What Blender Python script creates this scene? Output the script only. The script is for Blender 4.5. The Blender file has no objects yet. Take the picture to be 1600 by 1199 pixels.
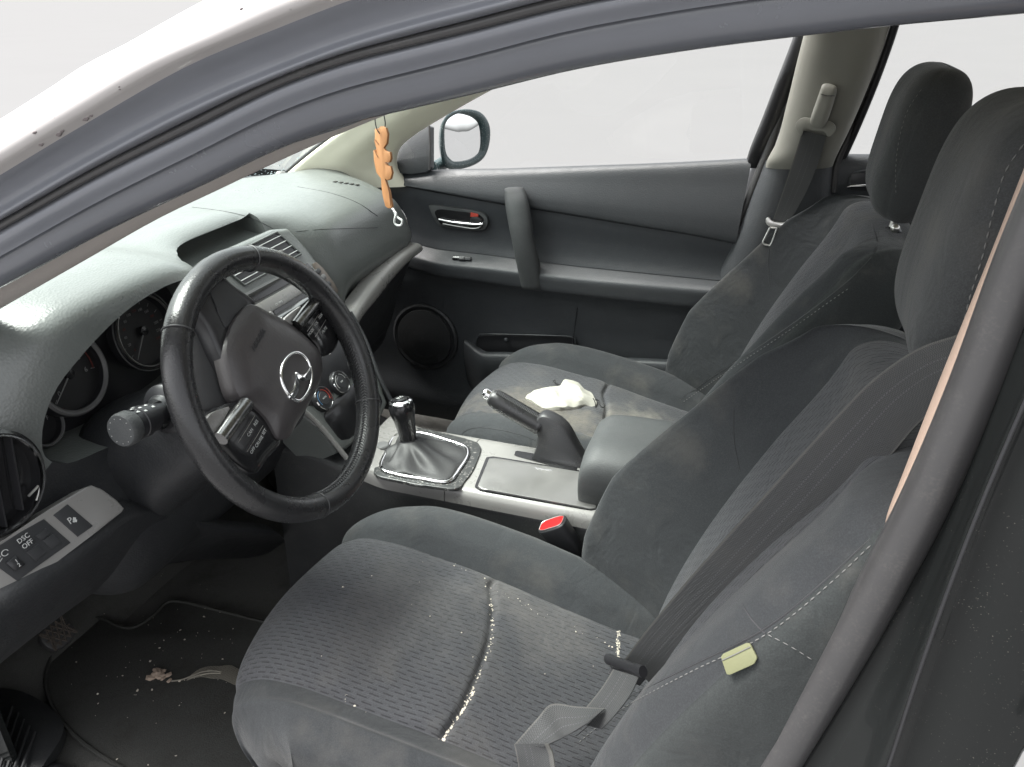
import bpy, bmesh, math, random
import numpy as np
from mathutils import Vector, Matrix

random.seed(7)
rng = np.random.default_rng(7)
SC = bpy.context.scene
COL = SC.collection

# ------------------------------------------------------------------ camera
CAM = np.array([.212, -1.215, 1.142])
YAW, PITCH, FPX = math.radians(18.5), math.radians(26.0), 1240.0
FWD = np.array([-math.sin(YAW) * math.cos(PITCH), math.cos(YAW) * math.cos(PITCH), -math.sin(PITCH)])
RGT = np.array([math.cos(YAW), math.sin(YAW), 0.0])
UPV = np.cross(RGT, FWD)
cam = bpy.data.objects.new('camera', bpy.data.cameras.new('camera'))
COL.objects.link(cam)
cam.matrix_world = Matrix(((RGT[0], UPV[0], -FWD[0], CAM[0]), (RGT[1], UPV[1], -FWD[1], CAM[1]),
                           (RGT[2], UPV[2], -FWD[2], CAM[2]), (0, 0, 0, 1)))
cam.data.sensor_width = 36.0
cam.data.lens = FPX / 1600 * 36.0
cam.data.clip_start, cam.data.clip_end = .02, 20000
SC.camera = cam

# ------------------------------------------------------------------ daylight (overcast)
SUN_EL, SUN_AZ = 60.0, 262.0          # soft sun ahead of the car, light comes in through the windscreen
w = bpy.data.worlds.new('World'); SC.world = w; w.use_nodes = True
nt = w.node_tree; nt.nodes.clear()
sky = nt.nodes.new('ShaderNodeTexSky'); sky.sky_type = 'NISHITA'; sky.sun_disc = False
sky.sun_elevation = math.radians(SUN_EL); sky.sun_rotation = math.radians(SUN_AZ)
sky.air_density = 1.0; sky.dust_density = 4.0; sky.ozone_density = 1.0
hs = nt.nodes.new('ShaderNodeHueSaturation'); hs.inputs['Saturation'].default_value = .12
bg = nt.nodes.new('ShaderNodeBackground'); bg.inputs['Strength'].default_value = .15
wo = nt.nodes.new('ShaderNodeOutputWorld')
nt.links.new(sky.outputs[0], hs.inputs['Color']); nt.links.new(hs.outputs[0], bg.inputs['Color'])
nt.links.new(bg.outputs[0], wo.inputs['Surface'])
sl = bpy.data.lights.new('sun', 'SUN'); sl.energy = 3.2; sl.angle = math.radians(35); sl.color = (1.0, .97, .93)
so = bpy.data.objects.new('sun', sl); COL.objects.link(so)
_e, _a = math.radians(SUN_EL), math.radians(SUN_AZ)
_d = Vector((math.sin(_a) * math.cos(_e), math.cos(_a) * math.cos(_e), math.sin(_e)))   # towards the sun
so.rotation_euler = _d.to_track_quat('Z', 'Y').to_euler()
SC.view_settings.view_transform = 'Standard'; SC.view_settings.look = 'None'
SC.view_settings.gamma = 1.0; SC.view_settings.use_curve_mapping = False
SC.view_settings.exposure = 1.88

# ------------------------------------------------------------------ pixel -> place helpers (1600 x 1199 photograph)
def ray(px, py):
    return FWD + RGT * (px - 800) / FPX - UPV * (py - 599.5) / FPX
def onX(px, py, x):
    d = ray(px, py); return CAM + d * (x - CAM[0]) / d[0]
def onY(px, py, y):
    d = ray(px, py); return CAM + d * (y - CAM[1]) / d[1]
def onZ(px, py, z):
    d = ray(px, py); return CAM + d * (z - CAM[2]) / d[2]
def onP(px, py, p, n):
    d = ray(px, py); p = np.asarray(p, float); n = np.asarray(n, float)
    return CAM + d * ((p - CAM) @ n) / (d @ n)
def unit(v):
    v = np.asarray(v, float); return v / np.linalg.norm(v)
V3 = lambda *a: np.array(a, float)

# ------------------------------------------------------------------ curves and surfaces
def cr(P, n, closed=False, t=None):
    """Catmull-Rom through the rows of P (any trailing shape), n samples."""
    P = np.asarray(P, float); shp = P.shape[1:]; Q = P.reshape(len(P), -1)
    if closed: Q = np.vstack([Q, Q[:1]])
    k = len(Q)
    d = np.sqrt(((Q[1:] - Q[:-1]) ** 2).sum(1)); d = np.maximum(d, 1e-9) ** .7
    T = np.concatenate([[0], np.cumsum(d)])
    m = np.zeros_like(Q)
    if k > 2:
        for i in range(1, k - 1):
            m[i] = ((Q[i] - Q[i-1]) / d[i-1] * d[i] + (Q[i+1] - Q[i]) / d[i] * d[i-1]) / (d[i] + d[i-1])
    if closed:
        m[0] = m[-1] = ((Q[0] - Q[-2]) / d[-1] * d[0] + (Q[1] - Q[0]) / d[0] * d[-1]) / (d[0] + d[-1])
    else:
        m[0] = (Q[1] - Q[0]) / d[0]; m[-1] = (Q[-1] - Q[-2]) / d[-1]
    if t is None:
        s = np.linspace(0, T[-1], n + 1 if closed else n)
        if closed: s = s[:-1]
    else:
        s = np.asarray(t) * T[-1]
    i = np.clip(np.searchsorted(T, s, side='right') - 1, 0, k - 2)
    h = d[i][:, None]; u = ((s - T[i]) / d[i])[:, None]
    out = ((2*u**3 - 3*u**2 + 1) * Q[i] + (u**3 - 2*u**2 + u) * h * m[i]
           + (-2*u**3 + 3*u**2) * Q[i+1] + (u**3 - u**2) * h * m[i+1])
    return out.reshape((len(s),) + shp)
def loft(S, nu, nv, closed_v=False):
    return cr(np.array([cr(s, nv, closed_v) for s in S]), nu)
def smooth01(x):
    x = np.clip(x, 0, 1); return x * x * (3 - 2 * x)
def chaikin(P, it=2, f=.25):
    P = np.asarray(P, float)
    for _ in range(it):
        N = np.roll(P, -1, 0); P = np.stack([P * (1 - f) + N * f, P * f + N * (1 - f)], 1).reshape(-1, P.shape[1])
    return P

# ------------------------------------------------------------------ object helpers
ROOT = {}
def _link(name, me, parent, loc):
    o = bpy.data.objects.new(name, me); COL.objects.link(o)
    if parent is not None:
        o.parent = parent; ROOT[o] = ROOT[parent]
    else:
        o.location = loc; ROOT[o] = np.asarray(loc, float)
    return o
def tag(o, label=None, cat=None, group=None, kind=None):
    if label: o['label'] = label
    if cat: o['category'] = cat
    if group: o['group'] = group
    if kind: o['kind'] = kind
    return o
def thing(name, label, cat, loc, group=None):
    o = bpy.data.objects.new(name, None); COL.objects.link(o)
    o.location = loc; o.empty_display_size = .05; ROOT[o] = np.asarray(loc, float)
    return tag(o, label, cat, group)
def mk(name, V, F, mat, parent=None, smooth=True, uv=None, loc=None, sharp=None):
    V = np.asarray(V, float).reshape(-1, 3)
    if parent is None and loc is None:
        loc = np.array([V[:, 0].mean(), V[:, 1].mean(), V[:, 2].min()])
    base = ROOT[parent] if parent is not None else np.asarray(loc, float)
    me = bpy.data.meshes.new(name)
    me.from_pydata((V - base).tolist(), [], [tuple(int(i) for i in f) for f in F])
    if uv is not None:
        ul = me.uv_layers.new(name='UVMap'); uv = np.asarray(uv, float).reshape(-1, 2)
        li = np.zeros(len(me.loops), dtype=np.int32); me.loops.foreach_get('vertex_index', li)
        ul.data.foreach_set('uv', uv[li].ravel())
    me.update()
    if smooth:
        me.polygons.foreach_set('use_smooth', [True] * len(me.polygons))
        if sharp:
            me.set_sharp_from_angle(angle=math.radians(sharp))
    o = _link(name, me, parent, loc)
    if mat: me.materials.append(mat)
    return o
def gridF(n, m, cu=False, cv=False, off=0):
    F = []
    for i in range(n if cu else n - 1):
        for j in range(m if cv else m - 1):
            a, b = i, (i + 1) % n; c, d = j, (j + 1) % m
            F.append((off + a*m + c, off + a*m + d, off + b*m + d, off + b*m + c))
    return F
def grid(name, G, mat, parent=None, cu=False, cv=False, uv=None, caps=False, **k):
    G = np.asarray(G, float); n, m = G.shape[:2]
    F = gridF(n, m, cu, cv)
    if caps: F += [tuple(range(m))[::-1], tuple((n-1)*m + j for j in range(m))]
    return mk(name, G.reshape(-1, 3), F, mat, parent, uv=uv, **k)
def thicken(name, G, t, mat, parent=None, **k):
    """a sheet with real thickness: G (n,m,3) and its offset copy, closed round the rim"""
    G = np.asarray(G, float); n, m = G.shape[:2]
    du = np.gradient(G, axis=0); dv = np.gradient(G, axis=1)
    N = np.cross(du, dv); N /= np.maximum(np.linalg.norm(N, axis=2, keepdims=True), 1e-12)
    H = G + N * t
    V = np.concatenate([G.reshape(-1, 3), H.reshape(-1, 3)])
    F = gridF(n, m) + [f[::-1] for f in gridF(n, m, off=n*m)]
    rim = [i*m for i in range(n)] + [(n-1)*m + j for j in range(1, m)] + [i*m + m-1 for i in range(n-2, -1, -1)] + [j for j in range(m-2, 0, -1)]
    for a, b in zip(rim, rim[1:] + rim[:1]): F.append((a, b, b + n*m, a + n*m))
    return mk(name, V, F, mat, parent, sharp=50, **k)
def frames(P):
    P = np.asarray(P, float); T = np.gradient(P, axis=0); T /= np.maximum(np.linalg.norm(T, axis=1, keepdims=True), 1e-12)
    ref = V3(0, 0, 1) if abs(T[0][2]) < .9 else V3(1, 0, 0)
    n = unit(np.cross(T[0], ref)); N = [n]
    for i in range(1, len(P)):
        n = N[-1] - T[i] * (N[-1] @ T[i]); N.append(unit(n))
    N = np.array(N); return T, N, np.cross(T, N)
def tubeG(P, r, n=12, e=1.0):
    P = np.asarray(P, float); T, N, B = frames(P); r = np.broadcast_to(np.asarray(r, float), (len(P),))
    a = np.linspace(0, 2*np.pi, n, endpoint=False)
    return P[:, None] + r[:, None, None] * (np.cos(a)[None, :, None] * N[:, None] + e * np.sin(a)[None, :, None] * B[:, None])
def tube(name, P, r, mat, parent=None, n=12, e=1.0, **k):
    return grid(name, tubeG(P, r, n, e), mat, parent, cv=True, caps=True, sharp=60, **k)
def lathe(name, c, axis, prof, mat, parent=None, n=40, closed=False, **k):
    """prof: (radius, height along axis)"""
    axis = unit(axis); ref = V3(0, 0, 1) if abs(axis[2]) < .9 else V3(1, 0, 0)
    a = unit(np.cross(axis, ref)); b = np.cross(axis, a); th = np.linspace(0, 2*np.pi, n, endpoint=False)
    ring = np.cos(th)[:, None] * a + np.sin(th)[:, None] * b
    G = np.array([np.asarray(c) + axis * h + ring * max(r, 1e-5) for r, h in prof])
    F = gridF(len(prof), n, cu=closed, cv=True)
    k.setdefault('sharp', 40)
    return mk(name, G.reshape(-1, 3), F, mat, parent, **k)
def bm_obj(name, bm, mat, parent=None, smooth=False, loc=None, sharp=35):
    V = np.array([v.co[:] for v in bm.verts])
    base = ROOT[parent] if parent is not None else (loc if loc is not None else np.array([V[:, 0].mean(), V[:, 1].mean(), V[:, 2].min()]))
    for v in bm.verts: v.co -= Vector(base)
    bmesh.ops.recalc_face_normals(bm, faces=bm.faces)
    me = bpy.data.meshes.new(name); bm.to_mesh(me); bm.free()
    if smooth:
        me.polygons.foreach_set('use_smooth', [True] * len(me.polygons)); me.set_sharp_from_angle(angle=math.radians(sharp))
    if mat: me.materials.append(mat)
    return _link(name, me, parent, base)
def plate(name, poly, normal, t, mat, parent=None, bev=.001, seg=2, **k):
    """flat outline with thickness t behind it and a rounded front edge"""
    bm = bmesh.new(); normal = unit(normal)
    vs = [bm.verts.new(p) for p in np.asarray(poly, float)]
    f = bm.faces.new(vs); f.normal_update()
    top = [e for e in f.edges]
    r = bmesh.ops.extrude_face_region(bm, geom=[f])
    for v in r['geom']:
        if isinstance(v, bmesh.types.BMVert): v.co -= Vector(normal * t)
    if bev > 0:
        bmesh.ops.bevel(bm, geom=top, offset=bev, segments=seg, profile=.5, affect='EDGES', clamp_overlap=True)
    return bm_obj(name, bm, mat, parent, smooth=True, **k)
def pillow(name, poly, normal, h, t, mat, parent=None, rings=9, p=2.5, disp=None, centre=None, uvs=False, **k):
    """domed outline: rises h in the middle, sides go back by t"""
    poly = np.asarray(poly, float); n = len(poly); normal = unit(normal); c = poly.mean(0) if centre is None else np.asarray(centre)
    V = [poly - normal * t]; 
    for i in range(rings + 1):
        s = math.cos(math.pi / 2 * i / rings) if i < rings else .0
        q = c + (poly - c) * s + normal * h * (1 - s ** p)
        if disp is not None: q = q + normal * disp(q)[:, None]
        V.append(q)
    return mk(name, np.concatenate(V), gridF(rings + 2, n, cv=True), mat, parent, sharp=60, **k)
def box(name, c, s, mat, parent=None, bev=.002, R=None, **k):
    bm = bmesh.new(); bmesh.ops.create_cube(bm, size=1)
    for v in bm.verts:
        q = np.array(v.co[:]) * np.asarray(s)
        if R is not None: q = np.asarray(R) @ q
        v.co = Vector(np.asarray(c) + q)
    if bev > 0: bmesh.ops.bevel(bm, geom=list(bm.edges), offset=bev, segments=2, profile=.5, affect='EDGES')
    return bm_obj(name, bm, mat, parent, smooth=True, **k)
def text(name, body, size, org, xd, yd, mat, parent, depth=.0004, space=1.0):
    cu = bpy.data.curves.new(name, 'FONT'); cu.body = body; cu.size = size; cu.align_x = 'CENTER'; cu.align_y = 'CENTER'
    cu.extrude = depth / 2; cu.resolution_u = 2; cu.space_character = space
    tmp = bpy.data.objects.new(name + '_tmp', cu); COL.objects.link(tmp)
    dg = bpy.context.evaluated_depsgraph_get()
    me = bpy.data.meshes.new_from_object(tmp.evaluated_get(dg)); bpy.data.objects.remove(tmp); bpy.data.curves.remove(cu)
    xd = unit(xd); yd = unit(np.asarray(yd) - xd * (np.asarray(yd) @ xd)); zd = np.cross(xd, yd)
    base = ROOT[parent]; co = np.zeros(len(me.vertices) * 3); me.vertices.foreach_get('co', co); co = co.reshape(-1, 3)
    co = np.asarray(org) - base + co[:, :1] * xd + co[:, 1:2] * yd + co[:, 2:] * zd
    me.vertices.foreach_set('co', co.ravel()); me.update()
    me.materials.clear(); me.materials.append(mat); me.name = name
    return _link(name, me, parent, None)
def stitches(name, P, N, mat, parent, pitch=.0055, ln=.0036, r=.0006, off=.0004):
    """a sewn line: one small bead per stitch, all one part"""
    P = np.asarray(P, float); d = np.linalg.norm(np.diff(P, axis=0), axis=1); T = np.concatenate([[0], np.cumsum(d)])
    V, F = [], []
    for s in np.arange(0, T[-1] - ln, pitch):
        a, b = [np.array([np.interp(x, T, P[:, j]) for j in range(3)]) for x in (s, s + ln)]
        nn = unit(np.array([np.interp(s, T, N[:, j]) for j in range(3)])); t = unit(b - a); w_ = np.cross(t, nn)
        o = len(V); m_ = (a + b) / 2
        for q, rr in ((a, .35), (a*.6 + b*.4, 1), (a*.4 + b*.6, 1), (b, .35)):
            for ang in (0, 1.57, 3.14, 4.71):
                V.append(q + nn * off + (w_ * math.cos(ang) * 1.2 + nn * math.sin(ang)) * r * rr)
        F += gridF(4, 4, cv=True, off=o)
    return tag(mk(name, V, F, mat, parent), kind='stuff')
from mathutils.bvhtree import BVHTree
class Surf:
    """points of the photograph laid on surfaces already built"""
    def __init__(s, objs):
        V, F = [], []
        for o in objs:
            off = len(V); b = ROOT[o]; V += [Vector(np.array(v.co[:]) + b) for v in o.data.vertices]; F += [tuple(off + i for i in p.vertices) for p in o.data.polygons]
        s.t = BVHTree.FromPolygons(V, F)
    def at(s, px, py):
        d = Vector(unit(ray(px, py))); h = s.t.ray_cast(Vector(CAM), d)
        if h[0] is None: return None
        n = np.array(h[1][:]); n = n if n @ np.array(d[:]) < 0 else -n
        return np.array(h[0][:]), n
    def line(s, P, n=60, off=0.0):
        Q = cr(np.array(P, float), n); H = [s.at(*q) for q in Q]; H = [h for h in H if h is not None]
        return np.array([p + m * off for p, m in H]), np.array([m for p, m in H])
def kids(o):
    r = []
    for c in o.children: r += [c] + kids(c)
    return [c for c in r if c.type == 'MESH']
def ribbon(name, L, Rr, t, mat, parent=None, n=40, m=9, sag=0, **k):
    L = cr(L, n); Rr = cr(Rr, n)
    G = np.array([L + (Rr - L) * q for q in np.linspace(0, 1, m)]).transpose(1, 0, 2)
    w_ = np.linalg.norm(Rr - L, axis=1).mean(); ln = np.linalg.norm(np.diff((L + Rr) / 2, axis=0), axis=1).sum()
    uv = np.array([[(i / (n-1) * ln, j / (m-1) * w_) for j in range(m)] for i in range(n)])
    du = np.gradient(G, axis=0); dv = np.gradient(G, axis=1); N = np.cross(du, dv); N /= np.linalg.norm(N, axis=2, keepdims=True)
    H = G - N * t
    V = np.concatenate([G.reshape(-1, 3), H.reshape(-1, 3)]); F = gridF(n, m) + [f[::-1] for f in gridF(n, m, off=n*m)]
    rim = [i*m for i in range(n)] + [(n-1)*m + j for j in range(1, m)] + [i*m + m-1 for i in range(n-2, -1, -1)] + [j for j in range(m-2, 0, -1)]
    for a, b in zip(rim, rim[1:] + rim[:1]): F.append((a, b, b + n*m, a + n*m))
    return mk(name, V, F, mat, parent, uv=np.concatenate([uv.reshape(-1, 2)] * 2), sharp=60, **k)

# ------------------------------------------------------------------ materials
class NT:
    def __init__(s, name):
        s.m = bpy.data.materials.new(name); s.m.use_nodes = True; s.t = s.m.node_tree; s.n = s.t.nodes; s.n.clear()
        s.out = s.n.new('ShaderNodeOutputMaterial'); s.b = s.n.new('ShaderNodeBsdfPrincipled'); s.l(s.b.outputs[0], s.out.inputs[0])
        s.tc = s.n.new('ShaderNodeTexCoord')
    def l(s, a, b): s.t.links.new(a, b)
    def put(s, sock, v):
        if hasattr(v, 'is_output') or isinstance(v, bpy.types.NodeSocket): s.l(v, sock)
        else: sock.default_value = v
    def math(s, op, a, b=0, c=0, clamp=False):
        n = s.n.new('ShaderNodeMath'); n.operation = op; n.use_clamp = clamp
        for i, v in enumerate((a, b, c)): s.put(n.inputs[i], v)
        return n.outputs[0]
    def noise(s, scale, detail=3, rough=.55, vec=None, dist=0):
        n = s.n.new('ShaderNodeTexNoise'); n.inputs['Scale'].default_value = scale; n.inputs['Detail'].default_value = detail
        n.inputs['Roughness'].default_value = rough; n.inputs['Distortion'].default_value = dist
        s.l(vec if vec is not None else s.tc.outputs['Object'], n.inputs['Vector']); return n.outputs[0]
    def voro(s, scale, feature='F1', vec=None, rnd=1.0):
        n = s.n.new('ShaderNodeTexVoronoi'); n.feature = feature; n.inputs['Scale'].default_value = scale; n.inputs['Randomness'].default_value = rnd
        s.l(vec if vec is not None else s.tc.outputs['Object'], n.inputs['Vector']); return n
    def ramp(s, f, a, b, lo=0.0, hi=1.0):
        n = s.n.new('ShaderNodeMapRange'); n.interpolation_type = 'SMOOTHSTEP'
        s.put(n.inputs[0], f); n.inputs[1].default_value = a; n.inputs[2].default_value = b; n.inputs[3].default_value = lo; n.inputs[4].default_value = hi
        return n.outputs[0]
    def mix(s, f, a, b):
        n = s.n.new('ShaderNodeMix'); n.data_type = 'RGBA'; s.put(n.inputs[0], f)
        for sock, v in ((n.inputs[6], a), (n.inputs[7], b)):
            s.put(sock, (*v, 1.0) if isinstance(v, (tuple, list)) and len(v) == 3 else v)
        return n.outputs[2]
    def bump(s, h, strength, dist, prev=None):
        n = s.n.new('ShaderNodeBump'); n.inputs['Strength'].default_value = strength; n.inputs['Distance'].default_value = dist
        s.l(h, n.inputs['Height'])
        if prev is not None: s.l(prev, n.inputs['Normal'])
        return n.outputs[0]
    def set(s, **k):
        for a, v in k.items():
            s.put(s.b.inputs[a.replace('_', ' ')], (*v, 1.0) if isinstance(v, tuple) and len(v) == 3 else v)
        return s
    def nrm(s, v): s.l(v, s.b.inputs['Normal'])
def dark(c, f): return tuple(x * f for x in c)

def plastic(name, col, rough=.5, grain=420, gs=.35, var=.12, dust=0.0, spec=.5, vor=True):
    """moulded plastic with a leather grain, slightly uneven in gloss, with some dust"""
    s = NT(name); n1 = s.noise(9, 4); n2 = s.noise(70, 3)
    c = s.mix(n1, dark(col, 1 - var), dark(col, 1 + var))
    if dust:
        d = s.ramp(s.math('MULTIPLY', s.noise(26, 5, .7), s.noise(400, 2)), .22, .5, 0, dust)
        c = s.mix(d, c, (.30, .28, .25))
    s.set(Base_Color=c, Roughness=s.ramp(s.math('ADD', s.math('MULTIPLY', n2, .4), s.math('MULTIPLY', n1, .6)), .3, .7, rough - .06, rough + .07))
    s.b.inputs['Specular IOR Level'].default_value = spec
    if gs:
        if vor:
            v = s.voro(grain); h = s.math('ADD', v.outputs['Distance'], s.math('MULTIPLY', s.noise(grain * 1.7, 2), .5))
        else: h = s.noise(grain, 3, .6)
        s.nrm(s.bump(h, gs, .0006))
    return s.m
def metal(name, col, rough=.3, var=.06, brush=None, scr=.0):
    s = NT(name); n = s.noise(60, 4)
    r = s.ramp(n, .3, .7, rough - var, rough + var)
    s.set(Base_Color=col, Metallic=1.0, Roughness=r)
    if scr: s.nrm(s.bump(s.noise(900, 2), scr, .0003))
    return s.m
def gloss(name, col, rough=.12, coat=0.0, var=.0):
    s = NT(name); s.set(Base_Color=col, Roughness=s.ramp(s.noise(40, 4), .3, .75, rough, rough + .1), Coat_Weight=coat, Coat_Roughness=.06)
    return s.m

M = {}
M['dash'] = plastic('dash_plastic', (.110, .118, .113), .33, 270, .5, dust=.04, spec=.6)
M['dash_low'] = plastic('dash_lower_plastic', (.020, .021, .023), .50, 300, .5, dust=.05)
M['door'] = plastic('door_plastic', (.042, .045, .049), .50, 330, .5, dust=.05)
M['door_soft'] = plastic('door_insert_vinyl', (.024, .027, .031), .60, 400, .25, dust=.04)
M['console_black'] = plastic('console_black_plastic', (.022, .023, .024), .5, 500, .3, dust=.08)
M['armrest'] = plastic('armrest_vinyl', (.052, .055, .056), .62, 400, .4, dust=.05)
M['hand'] = plastic('handbrake_plastic', (.022, .022, .024), .46, 620, .3, dust=.10)
M['beige'] = plastic('beige_trim_plastic', (.74, .71, .58), .55, 500, .12, var=.05)  # brighter copy: windscreen light on the far pillar put into the colour
M['beige_dim'] = plastic('shaded_beige_plastic', (.21, .205, .18), .55, 500, .12, var=.05)  # dimmer copy of the beige trim, shade put into the colour
M['blackgloss'] = gloss('piano_black_plastic', (.012, .012, .013), .16)
M['smooth_black'] = plastic('smooth_black_plastic', (.018, .018, .020), .38, 300, .06)
M['button'] = plastic('button_plastic', (.030, .031, .033), .45, 500, .1)
M['rubber'] = plastic('seal_rubber', (.046, .045, .046), .34, 90, .10, dust=.08, vor=False); M['rubber_rail'] = plastic('sky_lit_seal_rubber', (.115, .120, .136), .22, 90, .05, dust=.02, vor=False, spec=.7)  # rail copy paler and bluer: sky reflection put into its colour
M['silver'] = plastic('silver_painted_plastic', (.195, .19, .182), .30, 900, .05, var=.05, dust=.0)
M['silver_dark'] = plastic('dark_silver_plastic', (.12, .12, .12), .36, 900, .05, var=.05)
M['chrome'] = metal('chrome', (.80, .80, .80), .10, .05)
M['steel'] = metal('worn_steel', (.55, .54, .52), .34, .08)
M['white'] = plastic('white_print', (.46, .47, .46), .6, 300, 0)
M['red_print'] = plastic('red_print', (.45, .05, .03), .6, 300, 0)
M['blue_print'] = plastic('blue_print', (.10, .25, .45), .6, 300, 0)
M['red'] = plastic('red_button_plastic', (.36, .005, .006), .5, 300, .03, spec=.2)
M['thread'] = plastic('grey_thread', (.15, .15, .145), .8, 300, 0)
M['thread_dark'] = plastic('black_thread', (.030, .030, .032), .5, 300, 0)
M['cord'] = plastic('black_cord', (.012, .012, .012), .7, 900, .3)
M['mirror'] = metal('mirror_silvering', (.86, .87, .88), .02, .01)
M['label'] = plastic('pale_yellow_label', (.155, .16, .085), .75, 500, .1, var=.1)
M['crumb'] = plastic('crumbs', (.55, .50, .42), .8, 300, .3, var=.3)

def fabric_mat(name, col, dashes=False, stain=None, wear=.5):
    s = NT(name); uvn = s.tc.outputs['UV']; sep = s.n.new('ShaderNodeSeparateXYZ'); s.l(uvn, sep.inputs[0])
    u, v = sep.outputs[0], sep.outputs[1]
    wv = s.math('MULTIPLY', s.math('SINE', s.math('MULTIPLY', u, 5200)), s.math('SINE', s.math('MULTIPLY', v, 5200)))
    fine = s.noise(620, 3, .75)
    c = s.mix(s.noise(11, 4), dark(col, .84), dark(col, 1.16))
    c = s.mix(s.ramp(fine, .35, .75, 0, .55), dark(col, .72) if False else c, dark(col, 2.0)); lint = s.ramp(s.noise(900, 2, .8), .74, .80, 0, .35); c = s.mix(lint, c, (.16, .155, .15))
    h = s.math('ADD', s.math('MULTIPLY', wv, .25), fine)
    if dashes:
        row = s.math('DIVIDE', v, .0078); ri = s.math('FLOOR', row); rf = s.math('SUBTRACT', row, ri)
        jit = s.n.new('ShaderNodeTexWhiteNoise'); jit.noise_dimensions = '1D'; s.l(ri, jit.inputs['W'])
        uu = s.math('ADD', s.math('DIVIDE', u, .0235), s.math('ADD', s.math('MULTIPLY', ri, .39), s.math('MULTIPLY', jit.outputs[0], .10)))
        uf = s.math('FRACT', uu)
        a = s.ramp(s.math('ABSOLUTE', s.math('SUBTRACT', rf, .5)), .08, .15, 1, 0)
        b = s.ramp(s.math('ABSOLUTE', s.math('SUBTRACT', uf, .5)), .27, .34, 1, 0)
        d = s.math('MULTIPLY', a, b)
        rib = s.math('SINE', s.math('MULTIPLY', v, 2*math.pi / .0026))
        h = s.math('SUBTRACT', s.math('ADD', h, s.math('MULTIPLY', rib, .25)), s.math('MULTIPLY', d, 3.0))
        c = s.mix(s.math('MULTIPLY', d, .75), c, dark(col, .34))
        lite = s.ramp(s.math('ABSOLUTE', s.math('SUBTRACT', rf, .12)), .05, .2, .25, 0)
        c = s.mix(lite, c, dark(col, 1.8))
    # rubbed, dusty patches
    wr = s.math('MULTIPLY', s.ramp(s.noise(7, 5, .65), .48, .72, 0, 1), wear * .55)
    c = s.mix(wr, c, (.105, .098, .088))
    if stain:
        for (cx, cy, cz, rad, colr, amt) in stain:
            vm = s.n.new('ShaderNodeVectorMath'); vm.operation = 'DISTANCE'; s.l(s.tc.outputs['Object'], vm.inputs[0]); vm.inputs[1].default_value = (cx, cy, cz)
            dd = s.math('ADD', vm.outputs['Value'], s.math('MULTIPLY', s.math('SUBTRACT', s.noise(30, 5, .7), .5), rad * 1.5))
            f = s.math('MULTIPLY', s.ramp(dd, rad * .35, rad, amt, 0), s.ramp(s.noise(120, 4, .7), .25, .7, .35, 1))
            c = s.mix(f, c, colr)
    s.set(Base_Color=c, Roughness=.88); s.b.inputs['Sheen Weight'].default_value = .12; s.b.inputs['Sheen Roughness'].default_value = .45
    s.b.inputs['Specular IOR Level'].default_value = .25
    wr2 = s.bump(s.noise(14, 3, .6, dist=.6), .5, .010)
    s.nrm(s.bump(h, .5, .0009 if dashes else .0006, wr2)); return s.m
FAB = (.026, .028, .030)
M['fab'] = fabric_mat('seat_fabric_plain', FAB)
M['fab_head'] = fabric_mat('headrest_fabric', (.038, .040, .041))
M['fab_pat'] = fabric_mat('seat_fabric_dashed', (.042, .043, .047), True, stain=[(-.22, .02, .30, .13, (.13, .125, .12), .35), (-.02, .08, .27, .10, (.15, .14, .13), .35), (-.12, .12, .29, .07, (.16, .15, .14), .4)])
M['fab_side'] = fabric_mat('seat_fabric_side', (.026, .029, .029), wear=.8)
M['webbing'] = None
def web_mat():
    s = NT('belt_webbing'); sep = s.n.new('ShaderNodeSeparateXYZ'); s.l(s.tc.outputs['UV'], sep.inputs[0]); u, v = sep.outputs[0], sep.outputs[1]
    tw = s.math('SINE', s.math('ADD', s.math('MULTIPLY', u, 2*math.pi/.0022), s.math('MULTIPLY', s.math('SINE', s.math('MULTIPLY', v, 2*math.pi/.0045)), 2.2)))
    col = (.034, .035, .036)
    c = s.mix(s.ramp(tw, -1, 1), dark(col, .6), dark(col, 1.5)); c = s.mix(s.math('MULTIPLY', s.ramp(s.noise(14, 4, .7), .45, .7), .12), c, (.080, .076, .068)); c = s.mix(s.math('ADD', s.ramp(v, .0012, .0030, .55, 0), s.ramp(v, .0555, .0575, 0, .55), clamp=True), c, (.105, .102, .092))
    for vv in (.018, .028):
        ln = s.ramp(s.math('ABSOLUTE', s.math('SUBTRACT', v, vv)), .0003, .0007, .4, 0)
        dsh = s.ramp(s.math('FRACT', s.math('DIVIDE', u, .004)), .4, .6)
        c = s.mix(s.math('MULTIPLY', ln, dsh), c, (.14, .14, .15))
    s.set(Base_Color=c, Roughness=.62); s.nrm(s.bump(tw, .5, .0004)); return s.m
M['webbing'] = web_mat()
def leather(name, col, rough=.33, grain=520, wr_=.12):
    s = NT(name); n = s.noise(16, 5, .7); wear = s.ramp(n, .55, .8, 0, wr_)
    c = s.mix(wear, col, (.075, .068, .062)); v = s.voro(grain); v2 = s.voro(grain * .4)
    h = s.math('ADD', v.outputs['Distance'], s.math('MULTIPLY', v2.outputs['Distance'], .6))
    s.set(Base_Color=c, Roughness=s.ramp(n, .35, .7, rough - .03, rough + .07)); s.nrm(s.bump(h, .28, .0005)); return s.m
M['leather'] = leather('wheel_leather', (.018, .018, .019), .27)
M['pad'] = leather('airbag_cover_vinyl', (.044, .040, .041), .40, 300, .3)
M['boot'] = leather('lever_boot_leather', (.020, .020, .021), .58, 600)
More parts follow.
